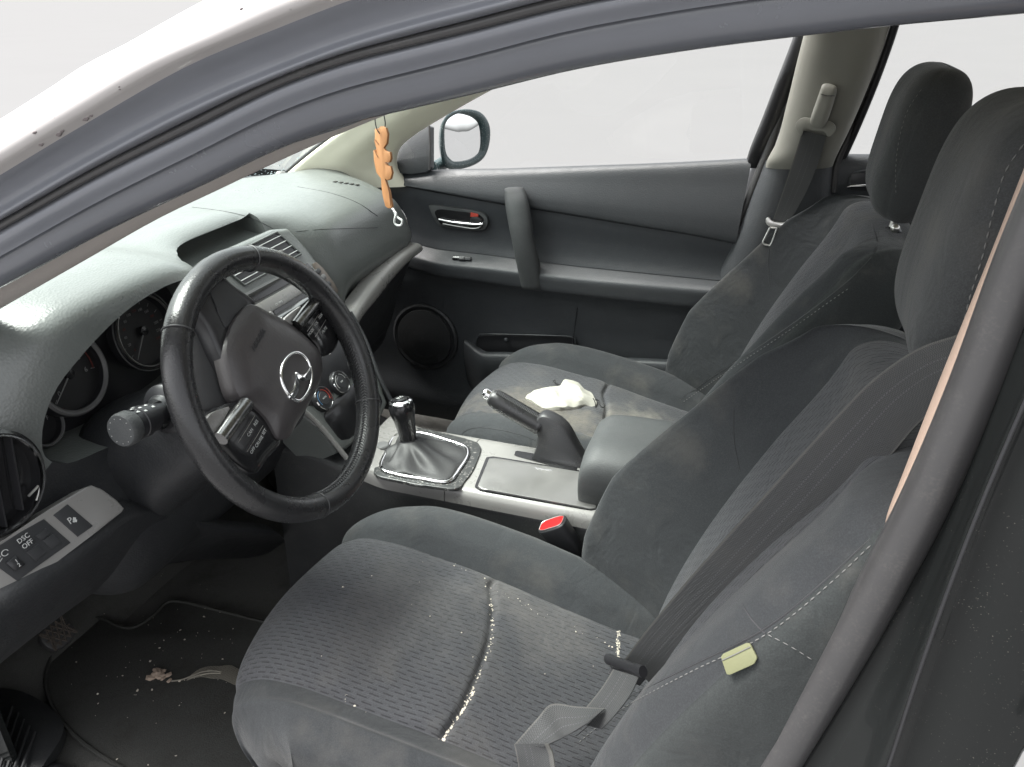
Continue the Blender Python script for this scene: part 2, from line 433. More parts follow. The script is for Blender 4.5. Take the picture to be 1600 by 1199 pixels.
def carpet_mat(name, col):
    s = NT(name); n = s.noise(650, 4, .75); n2 = s.noise(10, 5, .7); c = s.mix(n, dark(col, .4), dark(col, 1.7)); c = s.mix(s.ramp(n2, .45, .75, 0, .45), c, (.040, .038, .032))
    sp = s.ramp(s.noise(210, 3, .8), .70, .76, 0, .55); c = s.mix(s.math('MULTIPLY', sp, s.ramp(n2, .4, .6)), c, (.22, .20, .17))
    s.set(Base_Color=c, Roughness=.95); s.b.inputs['Specular IOR Level'].default_value = .1; s.nrm(s.bump(n, .9, .003)); return s.m
M['carpet'] = carpet_mat('floor_carpet', (.11, .109, .102))
M['mat'] = carpet_mat('floor_mat_carpet', (.060, .060, .056))
def paint_mat():
    s = NT('black_car_paint'); vo = s.voro(420); d = s.math('MULTIPLY', s.ramp(vo.outputs['Distance'], .12, .24, .30, 0), s.math('MULTIPLY', s.ramp(s.noise(150, 3, .8), .50, .60), s.ramp(s.noise(6, 3), .42, .60)))
    c = s.mix(d, (.010, .011, .011), (.24, .22, .19))
    s.set(Base_Color=c, Roughness=s.ramp(s.noise(18, 4), .3, .7, .14, .26), Coat_Weight=.08, Coat_Roughness=.05); s.b.inputs['Specular IOR Level'].default_value = .22; return s.m
M['paint'] = paint_mat()
def glass_mat(name, tint, drops=False):
    s = NT(name); s.n.remove(s.b)
    tr = s.n.new('ShaderNodeBsdfTransparent'); tr.inputs[0].default_value = (*tint, 1); gl = s.n.new('ShaderNodeBsdfGlossy'); gl.inputs['Roughness'].default_value = .01
    lw = s.n.new('ShaderNodeLayerWeight'); mx = s.n.new('ShaderNodeMixShader')   # thin pane: same reflection from both sides
    s.l(s.math('ADD', s.math('MULTIPLY', s.math('POWER', lw.outputs['Facing'], 5.0), .90), .06), mx.inputs[0]); s.l(tr.outputs[0], mx.inputs[1]); s.l(gl.outputs[0], mx.inputs[2]); s.l(mx.outputs[0], s.out.inputs[0])
    return s.m
M['glass'] = glass_mat('window_glass', (.95, .96, .955)); M['screen'] = glass_mat('windscreen_glass', (.88, .95, .92))
def ground_mat():
    s = NT('pale_ground'); c = s.mix(s.noise(.4, 3), (.124, .124, .125), (.131, .131, .132)); s.set(Base_Color=c, Roughness=1.0)
    s.b.inputs['Specular IOR Level'].default_value = 0; return s.m
M['ground'] = ground_mat()
def wood_mat():
    s = NT('ornament_plywood'); mp = s.n.new('ShaderNodeMapping'); mp.inputs['Scale'].default_value = (1, 1, .12); s.l(s.tc.outputs['Object'], mp.inputs[0])
    n = s.noise(160, 4, .6, mp.outputs[0], .6); c = s.mix(n, (.30, .125, .045), (.46, .22, .085)); s.set(Base_Color=c, Roughness=.6); s.nrm(s.bump(n, .2, .0005)); return s.m
M['wood'] = wood_mat()
def pouch_mat():
    s = NT('white_pouch_cloth'); n = s.noise(40, 4); c = s.mix(n, (.33, .32, .28), (.39, .38, .335))
    blue = s.math('MULTIPLY', s.ramp(s.noise(60, 3, .6, dist=1.0), .50, .58), .55)
    vm = s.n.new('ShaderNodeVectorMath'); vm.operation = 'LENGTH'; s.l(s.tc.outputs['Object'], vm.inputs[0])
    c = s.mix(s.math('MULTIPLY', blue, s.ramp(vm.outputs['Value'], .022, .040, 1, 0)), c, (.15, .17, .27))
    s.set(Base_Color=c, Roughness=.85); s.nrm(s.bump(s.noise(600, 3), .3, .0006)); return s.m
M['pouch'] = pouch_mat()

# ================================================================== setting
def sheet(name, x0, x1, y0, y1, z, mat, n=2):
    X = np.linspace(x0, x1, n); Y = np.linspace(y0, y1, n)
    G = np.array([[(x, y, z) for y in Y] for x in X]); return grid(name, G, mat, loc=(0, 0, z))
tag(sheet('ground', -5000, 5000, -5000, 5000, -.34, M['ground'], 3), kind='structure')

# ================================================================== car body shell
body = thing('parked_car', 'black car body shell seen round the open driver door, with roof rail and pillars', 'car', (0, 0, -.20))
def pxcurve(P, y, n):
    """photograph curve at lateral distance y (number or one per point) -> 3D curve"""
    y = np.broadcast_to(np.asarray(y, float), (len(P),)); return cr(np.array([onY(a, b, c) for (a, b), c in zip(P, y)]), n)

NR = 60
def pxrail(P, y, n):
    """roof rail curve: as seen in the photograph, carried on straight to the rear roof and down the screen pillar"""
    C = pxcurve(P, y, n - 16); a = unit(C[0] - C[3]); b = C[-1]
    F = np.array([C[0] + a * t for t in np.linspace(.36, .045, 8)])
    R = np.array([V3(x, b[1] + .01 * t, b[2] + .012 * math.sin(2.2 * t) - .05 * t * t) for t, x in zip(np.linspace(.12, 1, 8), np.linspace(b[0] + .06, 1.05, 8))])
    return np.vstack([F, C, R])
def pxpillar(P, y, n):
    """pillar curve carried on down to the sill and up to the roof rail"""
    C = pxcurve(P, y, n - 12); d = C[-1]; u = C[0]; a = unit(C[0] - C[2])
    D = np.array([V3(d[0] - .03 * t, d[1], d[2] + (.0 - d[2]) * t) for t in np.linspace(.14, 1, 7)])
    U = np.array([V3(u[0] + (u[0] * 0 + .03) * (1 - t), u[1] + .04 * (1 - t), u[2] + max(0, 1.135 - u[2]) * (1 - t)) for t in np.linspace(0, .8, 5)])
    return np.vstack([U, C, D])
k1 = [(-90, 526), (0, 472), (125, 399), (250, 327), (337, 285), (430, 240), (540, 190), (640, 150), (760, 116), (870, 90), (1000, 66), (1260, 31), (1400, 15), (1535, 2), (1700, -14)]
k2 = [(-90, 492), (0, 440), (67, 400), (202, 317), (337, 260), (440, 218), (540, 185), (640, 146), (760, 111), (870, 85), (1000, 60), (1260, 26), (1400, 10), (1535, -4), (1700, -20)]
hl = [(-90, 442), (0, 393), (152, 308), (304, 232), (439, 166), (540, 130), (640, 104), (732, 81), (891, 40), (1070, 7), (1260, -20), (1400, -38), (1560, -55), (1700, -70)]
k4 = [(a, b - 26) for a, b in hl]
k5a = [(-90, 388), (0, 335), (150, 248), (304, 168), (439, 110), (540, 72), (640, 42), (732, 18), (891, -22), (1070, -56), (1260, -84), (1400, -100), (1700, -130)]
k5 = [(-90, 330), (0, 274), (140, 190), (300, 100), (440, 42), (535, 5), (640, -30), (732, -58), (891, -98), (1070, -132), (1260, -158), (1400, -172), (1700, -200)]
k6 = [(-90, 250), (0, 194), (84, 141), (131, 110), (200, 74), (280, 30), (337, 0), (440, -48), (600, -110), (800, -170), (1070, -220), (1400, -260), (1700, -290)]
k7 = [(a, b - 4) for a, b in k6]
trim_in = pxrail([(a, b - 12) for a, b in k1], -.535, NR)
c1 = pxrail(k1, -.572, NR); c2 = pxrail(k2, -.588, NR)
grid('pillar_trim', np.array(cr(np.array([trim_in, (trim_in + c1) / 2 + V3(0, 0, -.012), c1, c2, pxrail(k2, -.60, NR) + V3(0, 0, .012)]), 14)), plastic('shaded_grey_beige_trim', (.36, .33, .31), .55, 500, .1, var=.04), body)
seal_c = pxrail([(a, b + 20) for a, b in hl], -.612, 90)
tube('door_seal', seal_c, .0215, M['rubber_rail'], body, n=20, e=1.0)
lipc = pxrail([(a, b - 3) for a, b in k2], -.600, 90)
tube('seal_lip', lipc, .008, M['rubber_rail'], body, n=10)
jam = np.array([pxrail([(a, b + 8) for a, b in hl], -.640, NR), pxrail(k4, -.652, NR), pxrail([(a, b - 12) for a, b in k4], -.647, NR), pxrail(k5a, -.668, NR),
                pxrail([(a, b - 10) for a, b in k5a], -.664, NR), pxrail(k5, -.690, NR)])
grid('door_jamb', cr(jam, 44), plastic('sky_lit_jamb_paint', (.20, .208, .232), .20, 60, .03, dust=.03, vor=False), body)  # grey base carries the sky reflected in the black jamb
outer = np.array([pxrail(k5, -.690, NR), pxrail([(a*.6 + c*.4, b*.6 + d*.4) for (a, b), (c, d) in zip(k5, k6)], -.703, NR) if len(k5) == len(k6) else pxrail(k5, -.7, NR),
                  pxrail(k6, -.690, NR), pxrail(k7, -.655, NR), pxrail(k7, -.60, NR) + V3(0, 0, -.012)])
s_ = NT('sky_glare_pillar_paint'); sp_ = s_.voro(90); dd = s_.math('MULTIPLY', s_.ramp(sp_.outputs['Distance'], .06, .14, .6, 0), s_.ramp(s_.noise(40, 3), .55, .65))  # black paint; its bright sky reflection is put in as pale colour, plus dark specks
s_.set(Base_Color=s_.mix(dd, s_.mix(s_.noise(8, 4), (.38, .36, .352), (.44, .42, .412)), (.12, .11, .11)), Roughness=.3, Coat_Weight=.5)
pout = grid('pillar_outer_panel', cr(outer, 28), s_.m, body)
ditch = pxrail([(a, b - 14) for a, b in k4], -.655, 90)
tube('jamb_line', ditch, .0035, M['rubber'], body, n=8)

# roof skin and headlining (above the picture, they shade the cabin)
rx = np.linspace(-.30, 1.05, 10); ry = np.linspace(-.535, .56, 12)
def roofz(x, y): return 1.185 - .10 * max(0, (-x - .0) / .3) ** 2 * .35 - .05 * (y / .56) ** 2 - .06 * max(0, (x - .5) / .55) ** 2
thicken('roof', np.array([[(x, y, roofz(x, y) + .03) for y in ry] for x in rx]), .02, M['paint'], body)
thicken('headlining', np.array([[(x, y, roofz(x, y)) for y in ry] for x in rx]), .01, M['beige'], body)

# windscreen between the pillars
wsN = 14
wb = [V3(-1.24 + .24 * (y / .62) ** 2, y, .742 - .02 * (y / .62) ** 2) for y in np.linspace(-.63, .63, wsN)]
wt = [V3(-.32 + .06 * (y / .52) ** 2, y, 1.165 - .035 * (y / .52) ** 2) for y in np.linspace(-.54, .54, wsN)]
WS = np.array([[a * (1 - t) + b * t + V3(-.3, 0, .95) * .055 * math.sin(math.pi * t) for a, b in zip(wb, wt)] for t in np.linspace(0, 1, 16)])
grid('windscreen', WS, M['screen'], body)
thicken('windscreen_base_strip', np.array([[p + V3(-.012, 0, -.004) for p in wb], [p + V3(.026, 0, -.001) for p in wb]]), .004, M['smooth_black'], body)
# pebbles of rain on the screen, low on the far side
dv, df = [], []
for i in range(420):
    t = rng.random() ** 2.2 * .16; u = .45 + .52 * rng.random(); k_ = u * (wsN - 1); i0 = int(k_); fr = k_ - i0
    i1 = min(i0 + 1, wsN - 1); a = wb[i0] * (1 - fr) + wb[i1] * fr; b = wt[i0] * (1 - fr) + wt[i1] * fr
    p = a * (1 - t) + b * t + V3(-.3, 0, .95) * (.055 * math.sin(math.pi * t) + .0008); r = .0016 + .0035 * rng.random() ** 2
    o = len(dv)
    tx = unit(b - a); ty = V3(0, 1, 0); nn = unit(np.cross(ty, tx)); nn = nn if nn[2] > 0 else -nn
    for ang in np.linspace(0, 6.283, 7)[:-1]: dv.append(p + (tx * math.cos(ang) * 1.3 + ty * math.sin(ang)) * r)
    dv.append(p + nn * r * .7)
    df += [(o + j, o + (j + 1) % 6, o + 6) for j in range(6)]
tag(mk('raindrops', dv, df, gloss('water_drops', (.12, .15, .16), .05), body), kind='stuff')
tag(lathe('windscreen_sensor_dome', onY(439, 274, .56), (0, 0, 1), [(.0145, 0), (.0135, .005), (.009, .0095), (.0, .011)], M['silver'], body, n=20))

# far A pillar: beige trim narrowing upwards
La = [(430, 290), (452, 270), (480, 246), (530, 208), (583, 170), (640, 132), (700, 96), (800, 50), (920, 10)]
Ra = [(632, 292), (613, 262), (616, 238), (640, 215), (668, 197), (719, 167), (775, 136), (838, 102), (960, 52)]
yl = np.linspace(.585, .50, len(La)); yr = np.linspace(.665, .585, len(Ra))
LA = pxcurve(La, yl, 40); RA = pxcurve(Ra, yr, 40)
midA = (LA * .55 + RA * .45) + V3(.012, -.022, 0)
grid('pillar_trim', cr(np.array([LA + V3(-.02, .03, 0), LA, LA * .8 + RA * .2 + V3(.008, -.012, 0), midA, LA * .2 + RA * .8 + V3(.010, -.010, 0), RA, RA + V3(-.005, .04, 0)]), 26).transpose(1, 0, 2), M['beige'], body)
tube('screen_edge_seal', LA + V3(-.012, .010, 0), .006, M['rubber'], body, n=8)
# far window header rail (above the far doors)
Lh = [V3(-.30, .57, 1.085), V3(-.05, .555, 1.150), V3(.2, .55, 1.172), V3(.6, .55, 1.165), V3(1.0, .54, 1.09)]
tube('far_roof_rail', cr(Lh, 40), .028, M['beige'], body, n=12)

# far B pillar: beige upper trim, dark lower trim
Lb = [(1268, 18), (1262, 40), (1249, 90), (1232, 160), (1214, 225), (1200, 252), (1197, 262)]
Rb = [(1398, 10), (1391, 32), (1377, 75), (1353, 140), (1325, 205), (1303, 250), (1299, 261)]
LB = pxcurve(Lb, np.linspace(.600, .665, 7), 34); RB = pxcurve(Rb, np.linspace(.585, .650, 7), 34)
pil = [LB + V3(0, .045, 0), LB, LB * .82 + RB * .18 + V3(0, -.020, 0), LB * .5 + RB * .5 + V3(0, -.026, 0), LB * .15 + RB * .85 + V3(0, -.020, 0), RB, RB + V3(.003, .05, 0)]
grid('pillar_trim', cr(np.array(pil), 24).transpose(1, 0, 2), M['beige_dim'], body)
Lb2 = [(1200, 252), (1180, 305), (1158, 360), (1138, 405), (1118, 440), (1098, 480), (1070, 560)]
Rb2 = [(1302, 254), (1298, 310), (1290, 380), (1285, 450), (1275, 540), (1268, 600), (1260, 700)]
LB2 = pxcurve(Lb2, .668, 24); RB2 = pxcurve(Rb2, .668, 24)
pil2 = [LB2 + V3(-.03, .075, 0), LB2 + V3(-.012, .03, 0), LB2, LB2 * .85 + RB2 * .15 + V3(0, -.020, 0), (LB2 + RB2) / 2 + V3(0, -.022, 0), RB2, RB2 + V3(0, .06, 0)]
grid('lower_pillar_trim', cr(np.array(pil2), 20).transpose(1, 0, 2), M['door'], body)
tube('pillar_seal', pxcurve([(1276, 15), (1258, 62), (1240, 115), (1216, 190), (1190, 262), (1160, 335), (1125, 415), (1095, 470), (1060, 560)], .690, 50), .011, M['rubber'], body, n=10)
tube('rear_pillar_seal', pxcurve([(1402, 12), (1383, 70), (1358, 136), (1330, 205), (1308, 255), (1302, 300)], .672, 40), .0075, M['rubber'], body, n=10)
# slider cover in the pillar for the belt height
sl_p = [onP(a, b, onY(1285, 165, .625), V3(-.15, -1, .1)) for a, b in [(1288, 112), (1325, 116), (1322, 135), (1300, 150), (1280, 150), (1283, 125)]]
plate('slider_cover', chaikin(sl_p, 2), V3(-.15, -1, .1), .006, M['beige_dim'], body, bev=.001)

# near B pillar: trim edge, door seal, painted jamb
bt = pxcurve([(1680, 60), (1600, 262), (1546, 400), (1460, 612), (1412, 735), (1385, 808), (1382, 832)], -.612, 40)
bt2 = pxcurve([(1700, 80), (1612, 276), (1560, 402), (1476, 614), (1428, 738), (1400, 800), (1386, 836)], -.628, 40)
grid('pillar_trim', cr(np.array([bt + V3(.035, .05, 0), bt + V3(.008, .01, 0), bt, bt2, bt2 + V3(.02, .01, 0)]), 16).transpose(1, 0, 2), plastic('rose_beige_trim', (.40, .295, .235), .55, 500, .1, var=.04), body)
bsc = pxpillar([(1712, 130), (1662, 258), (1602, 400), (1522, 610), (1440, 795), (1390, 890), (1340, 982), (1212, 1199), (1120, 1345)], np.array([-.64] * 9), 70)
tube('door_seal', bsc, np.linspace(.0165, .0195, 70), M['rubber'], body, n=18)
blip = pxcurve([(1398, 835), (1356, 900), (1296, 985), (1180, 1165), (1080, 1330)], -.628, 70)
tube('seal_lip', blip, .006, M['rubber'], body, n=10)
rows = [([(1700, 130), (1588, 400), (1433, 800), (1340, 975), (1212, 1199), (1120, 1345)], -.635),
        ([(1740, 180), (1640, 400), (1490, 800), (1408, 985), (1278, 1199), (1190, 1345)], -.652),
        ([(1775, 200), (1676, 420), (1514, 800), (1425, 1020), (1345, 1199), (1290, 1330)], -.672),
        ([(1790, 210), (1690, 430), (1527, 805), (1440, 1040), (1388, 1199), (1340, 1330)], -.688),
        ([(1806, 220), (1706, 440), (1545, 810), (1458, 1050), (1406, 1199), (1360, 1330)], -.684),
        ([(1900, 240), (1800, 470), (1640, 850), (1560, 1080), (1510, 1199), (1470, 1330)], -.700),
        ([(2100, 300), (2000, 560), (1850, 900), (1800, 1100), (1760, 1230), (1720, 1360)], -.715),
        ([(2500, 400), (2400, 700), (2300, 1000), (2250, 1200), (2200, 1330), (2150, 1460)], -.725)]
grid('pillar_jamb', cr(np.array([pxpillar(a, b, 52) for a, b in rows]), 60).transpose(1, 0, 2), M['paint'], body)
tube('jamb_line', pxcurve(rows[3][0], -.691, 60), .0014, M['smooth_black'], body, n=8)  # added thin tube standing in for the highlight along the ridge
# striker edge strip at the lower right corner
tube('striker_bar', [onY(1588, 1205, -.735), onY(1604, 1175, -.735), onY(1625, 1150, -.735)], .0035, M['chrome'], body, n=8)

thicken('hinge_pillar', cr(np.array([[V3(x, -.64 - .05 * (x < -.9), z) for z in (-.12, .2, .45, .66, .73)] for x in (-.82, -.86, -1.0, -1.3)]), 12), .01, M['paint'], body)
# sill, far side lower body and rear shell (they close the cabin)
thicken('sill', cr(np.array([[V3(x, -.60, .012), V3(x, -.64, .035), V3(x, -.70, .02), V3(x, -.74, -.06), V3(x, -.74, -.16)] for x in (-1.1, -.6, 0, .5, 1.2)]), 12), .008, M['smooth_black'], body)
thicken('far_body_side', np.array([[(x, .775 - .02 * (z > .4), z) for z in np.linspace(-.18, .70, 6)] for x in (-1.3, -.6, 0, .6, 1.3)]), .01, M['paint'], body)
thicken('near_rear_side', np.array([[(x, -.70, z) for z in np.linspace(-.18, .80, 6)] for x in np.linspace(.50, 1.35, 4)]), .01, M['paint'], body)
thicken('rear_bulkhead', np.array([[(1.15 - .1 * (z > .6), y, z) for z in (-.05, .3, .62, .80)] for y in np.linspace(-.68, .68, 6)]), .02, M['dash_low'], body)
thicken('bulkhead', cr(np.array([[V3(-1.30, y, .70), V3(-1.28, y, .45), V3(-1.20, y, .18), V3(-1.02, y, .03), V3(-.92, y, -.004)] for y in np.linspace(-.72, .74, 6)]), 14), .01, M['carpet'], body)
grid('rear_window', np.array([[(1.05 + .22 * t, y, 1.13 - .33 * t) for y in np.linspace(-.52, .52, 4)] for t in (0, .5, 1)]), M['glass'], body)
# bonnet and wing, hidden by the dashboard but casting light back through the screen
thicken('bonnet', np.array([[(x, y, .735 - .10 * ((-x - 1.25) / 1.0) ** 2 - .10 * (y / .75) ** 4) for y in np.linspace(-.74, .74, 9)] for x in np.linspace(-1.27, -2.1, 6)]), .01, M['paint'], body)

# floor and mats
fl = np.array([[(x, y, -.004 + .004 * math.sin(9 * x) * math.sin(7 * y)) for y in np.linspace(-.70, .72, 30)] for x in np.linspace(-1.06, 1.15, 40)])
tag(grid('floor', fl, M['carpet'], loc=(0, 0, 0)), kind='structure')
def mat_obj(name, P, label, z):
    P = chaikin(P, 3); pts = np.array([V3(p[0], p[1], z) for p in P])
    o = plate(name, pts, V3(0, 0, 1), .010, M['mat'], bev=.004, loc=np.array([pts[:, 0].mean(), pts[:, 1].mean(), z - .01]))
    e_ = np.array([V3(p[0], p[1], z + .0005) for p in np.vstack([P, P[:1]])]); 
    b_ = tube('edge_binding', e_, .0035, M['mat'], o, n=6)
    return tag(o, label, 'floor mat')
mp = [onZ(a, b, .010)[:2] for a, b in [(95, 990), (150, 960), (200, 990), (240, 965), (262, 938), (300, 945), (430, 978), (560, 1010)]]
mat_obj('floor_mat', mp + [(-.33, -.20), (-.33, -.58), (-.70, -.585), (-.93, -.50)], 'dirty black carpet mat in the driver footwell', .012)
mat_obj('floor_mat', [(-1.0, .17), (-.98, .58), (-.40, .60), (-.36, .16)], 'black carpet mat in the passenger footwell beyond the console', .012)
rest = thing('foot_rest', 'ribbed black foot rest pad at the left edge of the driver footwell', 'foot rest', onZ(15, 1090, .012))
fr_ = chaikin([onZ(a, b, .03) for a, b in [(-40, 1075), (20, 1075), (62, 1092), (100, 1125), (98, 1150), (75, 1185), (30, 1250), (-60, 1230)]], 2)
pillow('pad', fr_, V3(0, 0, 1), .008, .02, M['console_black'], rest)
for k_ in range(5):
    a = onZ(18 + 9 * k_, 1105 + 10 * k_, .042); b = onZ(-12 + 9 * k_, 1200 + 8 * k_, .042); tube('rib', [a, (a + b) / 2, b], .003, M['console_black'], rest, n=6)

# ================================================================== far front door (passenger side)
pdoor = thing('passenger_door', 'closed passenger door across the cabin, dark grey trim with pull handle and speaker', 'car door', (-.25, .72, 0))
ND = 60
xs_ = np.linspace(0, 1, ND)
belt = [(560, 274), (640, 272), (680, 268), (780, 266), (900, 262), (1040, 257), (1175, 250)]
crease = [(560, 283), (611, 289), (700, 305), (783, 320), (860, 332), (1000, 355), (1090, 370), (1150, 382)]
arm_t = [(600, 398), (682, 411), (760, 419), (817, 426), (900, 436), (1000, 445), (1090, 453), (1150, 458)]
arm_b = [(600, 418), (685, 433), (760, 443), (813, 451), (900, 462), (1000, 473), (1090, 482), (1150, 488)]
low = [(560, 640), (640, 648), (800, 660), (950, 670), (1150, 690)]
B0 = pxcurve(belt, .705, ND); C0 = pxcurve(crease, .672, ND); T0 = pxcurve(arm_t, .628, ND); U0 = pxcurve(arm_b, .632, ND)
fade = smooth01((xs_ - .02) / .16)[:, None]            # the armrest grows out of the panel behind the speaker
T0 = T0 + V3(0, .035, 0) * (1 - fade); U0 = U0 + V3(0, .03, 0) * (1 - fade)
grid('upper_trim', cr(np.array([B0 + V3(0, .03, -.01), B0 + V3(0, .004, .003), B0 + V3(0, -.012, -.006), B0 * .7 + C0 * .3 + V3(0, -.014, 0), B0 * .25 + C0 * .75 + V3(0, -.014, 0), C0 + V3(0, -.004, .004), C0 + V3(0, .008, 0)]), 40).transpose(1, 0, 2), M['door'], pdoor)
Cb = C0 + V3(0, .006, -.001)
grid('insert', cr(np.array([Cb, Cb * .9 + T0 * .1 + V3(0, .004, 0), Cb * .55 + T0 * .45 + V3(0, .022, 0), Cb * .3 + T0 * .7 + V3(0, .026, 0), Cb * .16 + T0 * .84 + V3(0, .022, 0)]), 30).transpose(1, 0, 2), M['door_soft'], pdoor)
Tb = Cb * .16 + T0 * .84 + V3(0, .024, -.001)
grid('armrest', cr(np.array([Tb, Tb * .5 + T0 * .5 + V3(0, .004, .004), T0 + V3(0, .004, .006), T0 + V3(0, -.004, 0), T0 * .5 + U0 * .5 + V3(0, -.006, 0), U0 + V3(0, -.002, .002), U0 + V3(0, .012, -.003)]), 30).transpose(1, 0, 2), M['door'], pdoor)
Ub = U0 + V3(0, .010, -.003); Z0 = pxcurve(low, .66, ND); Z0[:, 2] = .03; Z0[:, 1] = .675
yb = .672
def lowp(f, dy): 
    q = Ub * (1 - f) + Z0 * f; q[:, 1] = yb + dy; return q
grid('lower_panel', cr(np.array([Ub, lowp(.06, -.012), lowp(.2, 0), lowp(.45, .004), lowp(.7, 0), lowp(.86, -.016), Z0 + V3(0, -.014, 0)]), 30).transpose(1, 0, 2), M['door'], pdoor)
# pull handle: bar from the upper trim down to the armrest
hp = [((787, 296), (812, 296)), ((788, 320), (819, 312)), ((793, 350), (826, 345)), ((800, 385), (831, 382)), ((806, 415), (838, 412)), ((814, 452), (845, 452))]
Lh_ = cr(np.array([onY(a[0], a[1], y) for (a, b), y in zip(hp, (.645, .618, .604, .602, .608, .622))]), 30)
Rh_ = cr(np.array([onY(b[0], b[1], y) for (a, b), y in zip(hp, (.648, .622, .608, .606, .612, .624))]), 30)
Gh = cr(np.array([Lh_ + V3(.004, .028, 0), Lh_ + V3(0, .006, 0), Lh_ * .8 + Rh_ * .2 + V3(0, -.005, 0), Lh_ * .3 + Rh_ * .7 + V3(0, -.006, 0), Rh_ + V3(0, .004, 0), Rh_ + V3(-.002, .030, 0)]), 20).transpose(1, 0, 2)
grid('pull_handle', Gh, M['armrest'], pdoor, caps=True)
# inner release handle in its recess
nd = V3(0, -1, .05); rp = onY(715, 340, .664)
rec = chaikin([onP(a, b, rp, nd) for a, b in [(668, 322), (672, 320), (710, 325), (748, 330), (760, 337), (763, 350), (757, 360), (748, 362), (716, 358), (690, 355), (683, 352), (676, 338)]], 2)
hnd = plate('handle_recess', rec, nd, .012, M['armrest'], pdoor, bev=.003)
rin = chaikin([onP(a, b, rp + V3(0, -.0012, 0), nd) for a, b in [(676, 326), (712, 330), (745, 334), (755, 340), (757, 350), (752, 357), (745, 359), (716, 356), (690, 352), (685, 346)]], 2)
plate('recess_floor', rin, nd, .004, M['blackgloss'], hnd, bev=0)
lev = cr([onP(a, b, rp + V3(0, -.008, 0), nd) for a, b in [(686, 343), (705, 347), (730, 350), (748, 351), (755, 350)]], 24)
tube('lever', lev, np.array([.0042] * 20 + [.0048, .005, .0045, .003]), M['chrome'], hnd, n=12, e=.8)
lev2 = cr([onP(a, b, rp + V3(0, -.005, 0), nd) for a, b in [(692, 350), (715, 354), (745, 357), (752, 354)]], 20)
tube('lever_edge', lev2, .0022, M['steel'], hnd, n=8)
plate('lock_flag', [onP(a, b, rp + V3(0, -.0055, 0), nd) for a, b in [(735.5, 332.5), (747, 335), (747, 338.5), (735, 339)]], nd, .003, M['red_print'], hnd, bev=0)
plate('lock_knob', chaikin([onP(a, b, rp + V3(0, -.006, 0), nd) for a, b in [(734, 339.5), (748, 339.5), (753, 346), (750, 350), (734, 349)]], 1), nd, .005, M['smooth_black'], hnd, bev=.0008)
# window switch
sp_ = onY(725, 403, .638)
sw_ = plate('window_switch', [onP(a, b, sp_, V3(0, -.8, .6)) for a, b in [(708, 400), (736, 402), (735, 407), (706, 405)]], V3(0, -.8, .6), .004, M['blackgloss'], pdoor, bev=.0006)
plate('switch_rocker', [onP(a, b, sp_ + V3(0, -.002, .0015), V3(0, -.8, .6)) for a, b in [(717, 401.2), (726, 402), (725.5, 406), (716, 405.5)]], V3(0, -.8, .6), .003, M['button'], sw_, bev=.0005)
lathe('switch_lamp', sp_ + V3(-.001, -.004, .003), (0, -.8, .6), [(.0012, 0), (.0009, .0006), (0, .0008)], M['white'], sw_, n=8)
# speaker
spc = onY(664, 527, .668)
spk = lathe('speaker', spc, (0, -1, .03), [(.099, -.012), (.098, .002), (.092, .005), (.086, .003), (.083, .001), (.05, .005), (0, .007)], M['dash_low'], pdoor, n=56)
mg = []
s_ = NT('speaker_mesh'); vv = s_.voro(520, rnd=.1); f_ = s_.ramp(vv.outputs['Distance'], .28, .36, 0, 1)
s_.set(Base_Color=s_.mix(f_, (.004, .004, .004), (.022, .023, .024)), Roughness=.5); s_.nrm(s_.bump(f_, .5, .0006))
lathe('speaker_grille', spc + V3(0, -.0075, 0), (0, -1, .03), [(.082, -.006), (.0815, .0), (.05, .005), (0, .0075)], s_.m, spk, n=56)
# door pocket: pouch wall and its rim
pk = [(716, 545), (745, 556), (790, 558), (850, 561), (950, 566), (1040, 570), (1130, 576)]
PK = pxcurve(pk, .622, 40); PK[:6] = PK[:6] + np.linspace(.045, 0, 6)[:, None] * V3(0, 1, 0)
PKb = PK.copy(); PKb[:, 2] = .03; PKb[:, 1] += .03
grid('pocket', cr(np.array([PK + V3(0, .03, .002), PK + V3(0, .012, .006), PK + V3(0, 0, .006), PK + V3(0, -.004, -.006), PK * .5 + PKb * .5 + V3(0, -.006, 0), PKb]), 20).transpose(1, 0, 2), M['door'], pdoor)
pc = chaikin([onY(a, b, .668) for a, b in [(748, 522), (896, 525), (900, 532), (901, 560), (748, 556), (744, 535)]], 2)
plate('pocket_recess', pc, V3(0, -1, 0), .004, M['smooth_black'], pdoor, bev=.0015)
tube('recess_rim', np.array([onY(a, b, .664) for a, b in [(744, 548), (745, 530), (749, 522.5), (770, 522), (830, 523.5), (890, 525.5), (898, 529), (900, 545)]]), .0016, M['door'], pdoor, n=6)
lathe('pocket_hook', onY(791, 531, .664), (0, -1, 0), [(.006, 0), (.005, .004), (.002, .006), (0, .006)], M['door'], pdoor, n=12)
tube('pocket_split', [onY(902, 482, .664), onY(897, 520, .6635), onY(893, 545, .663)], .0012, M['smooth_black'], pdoor, n=6)
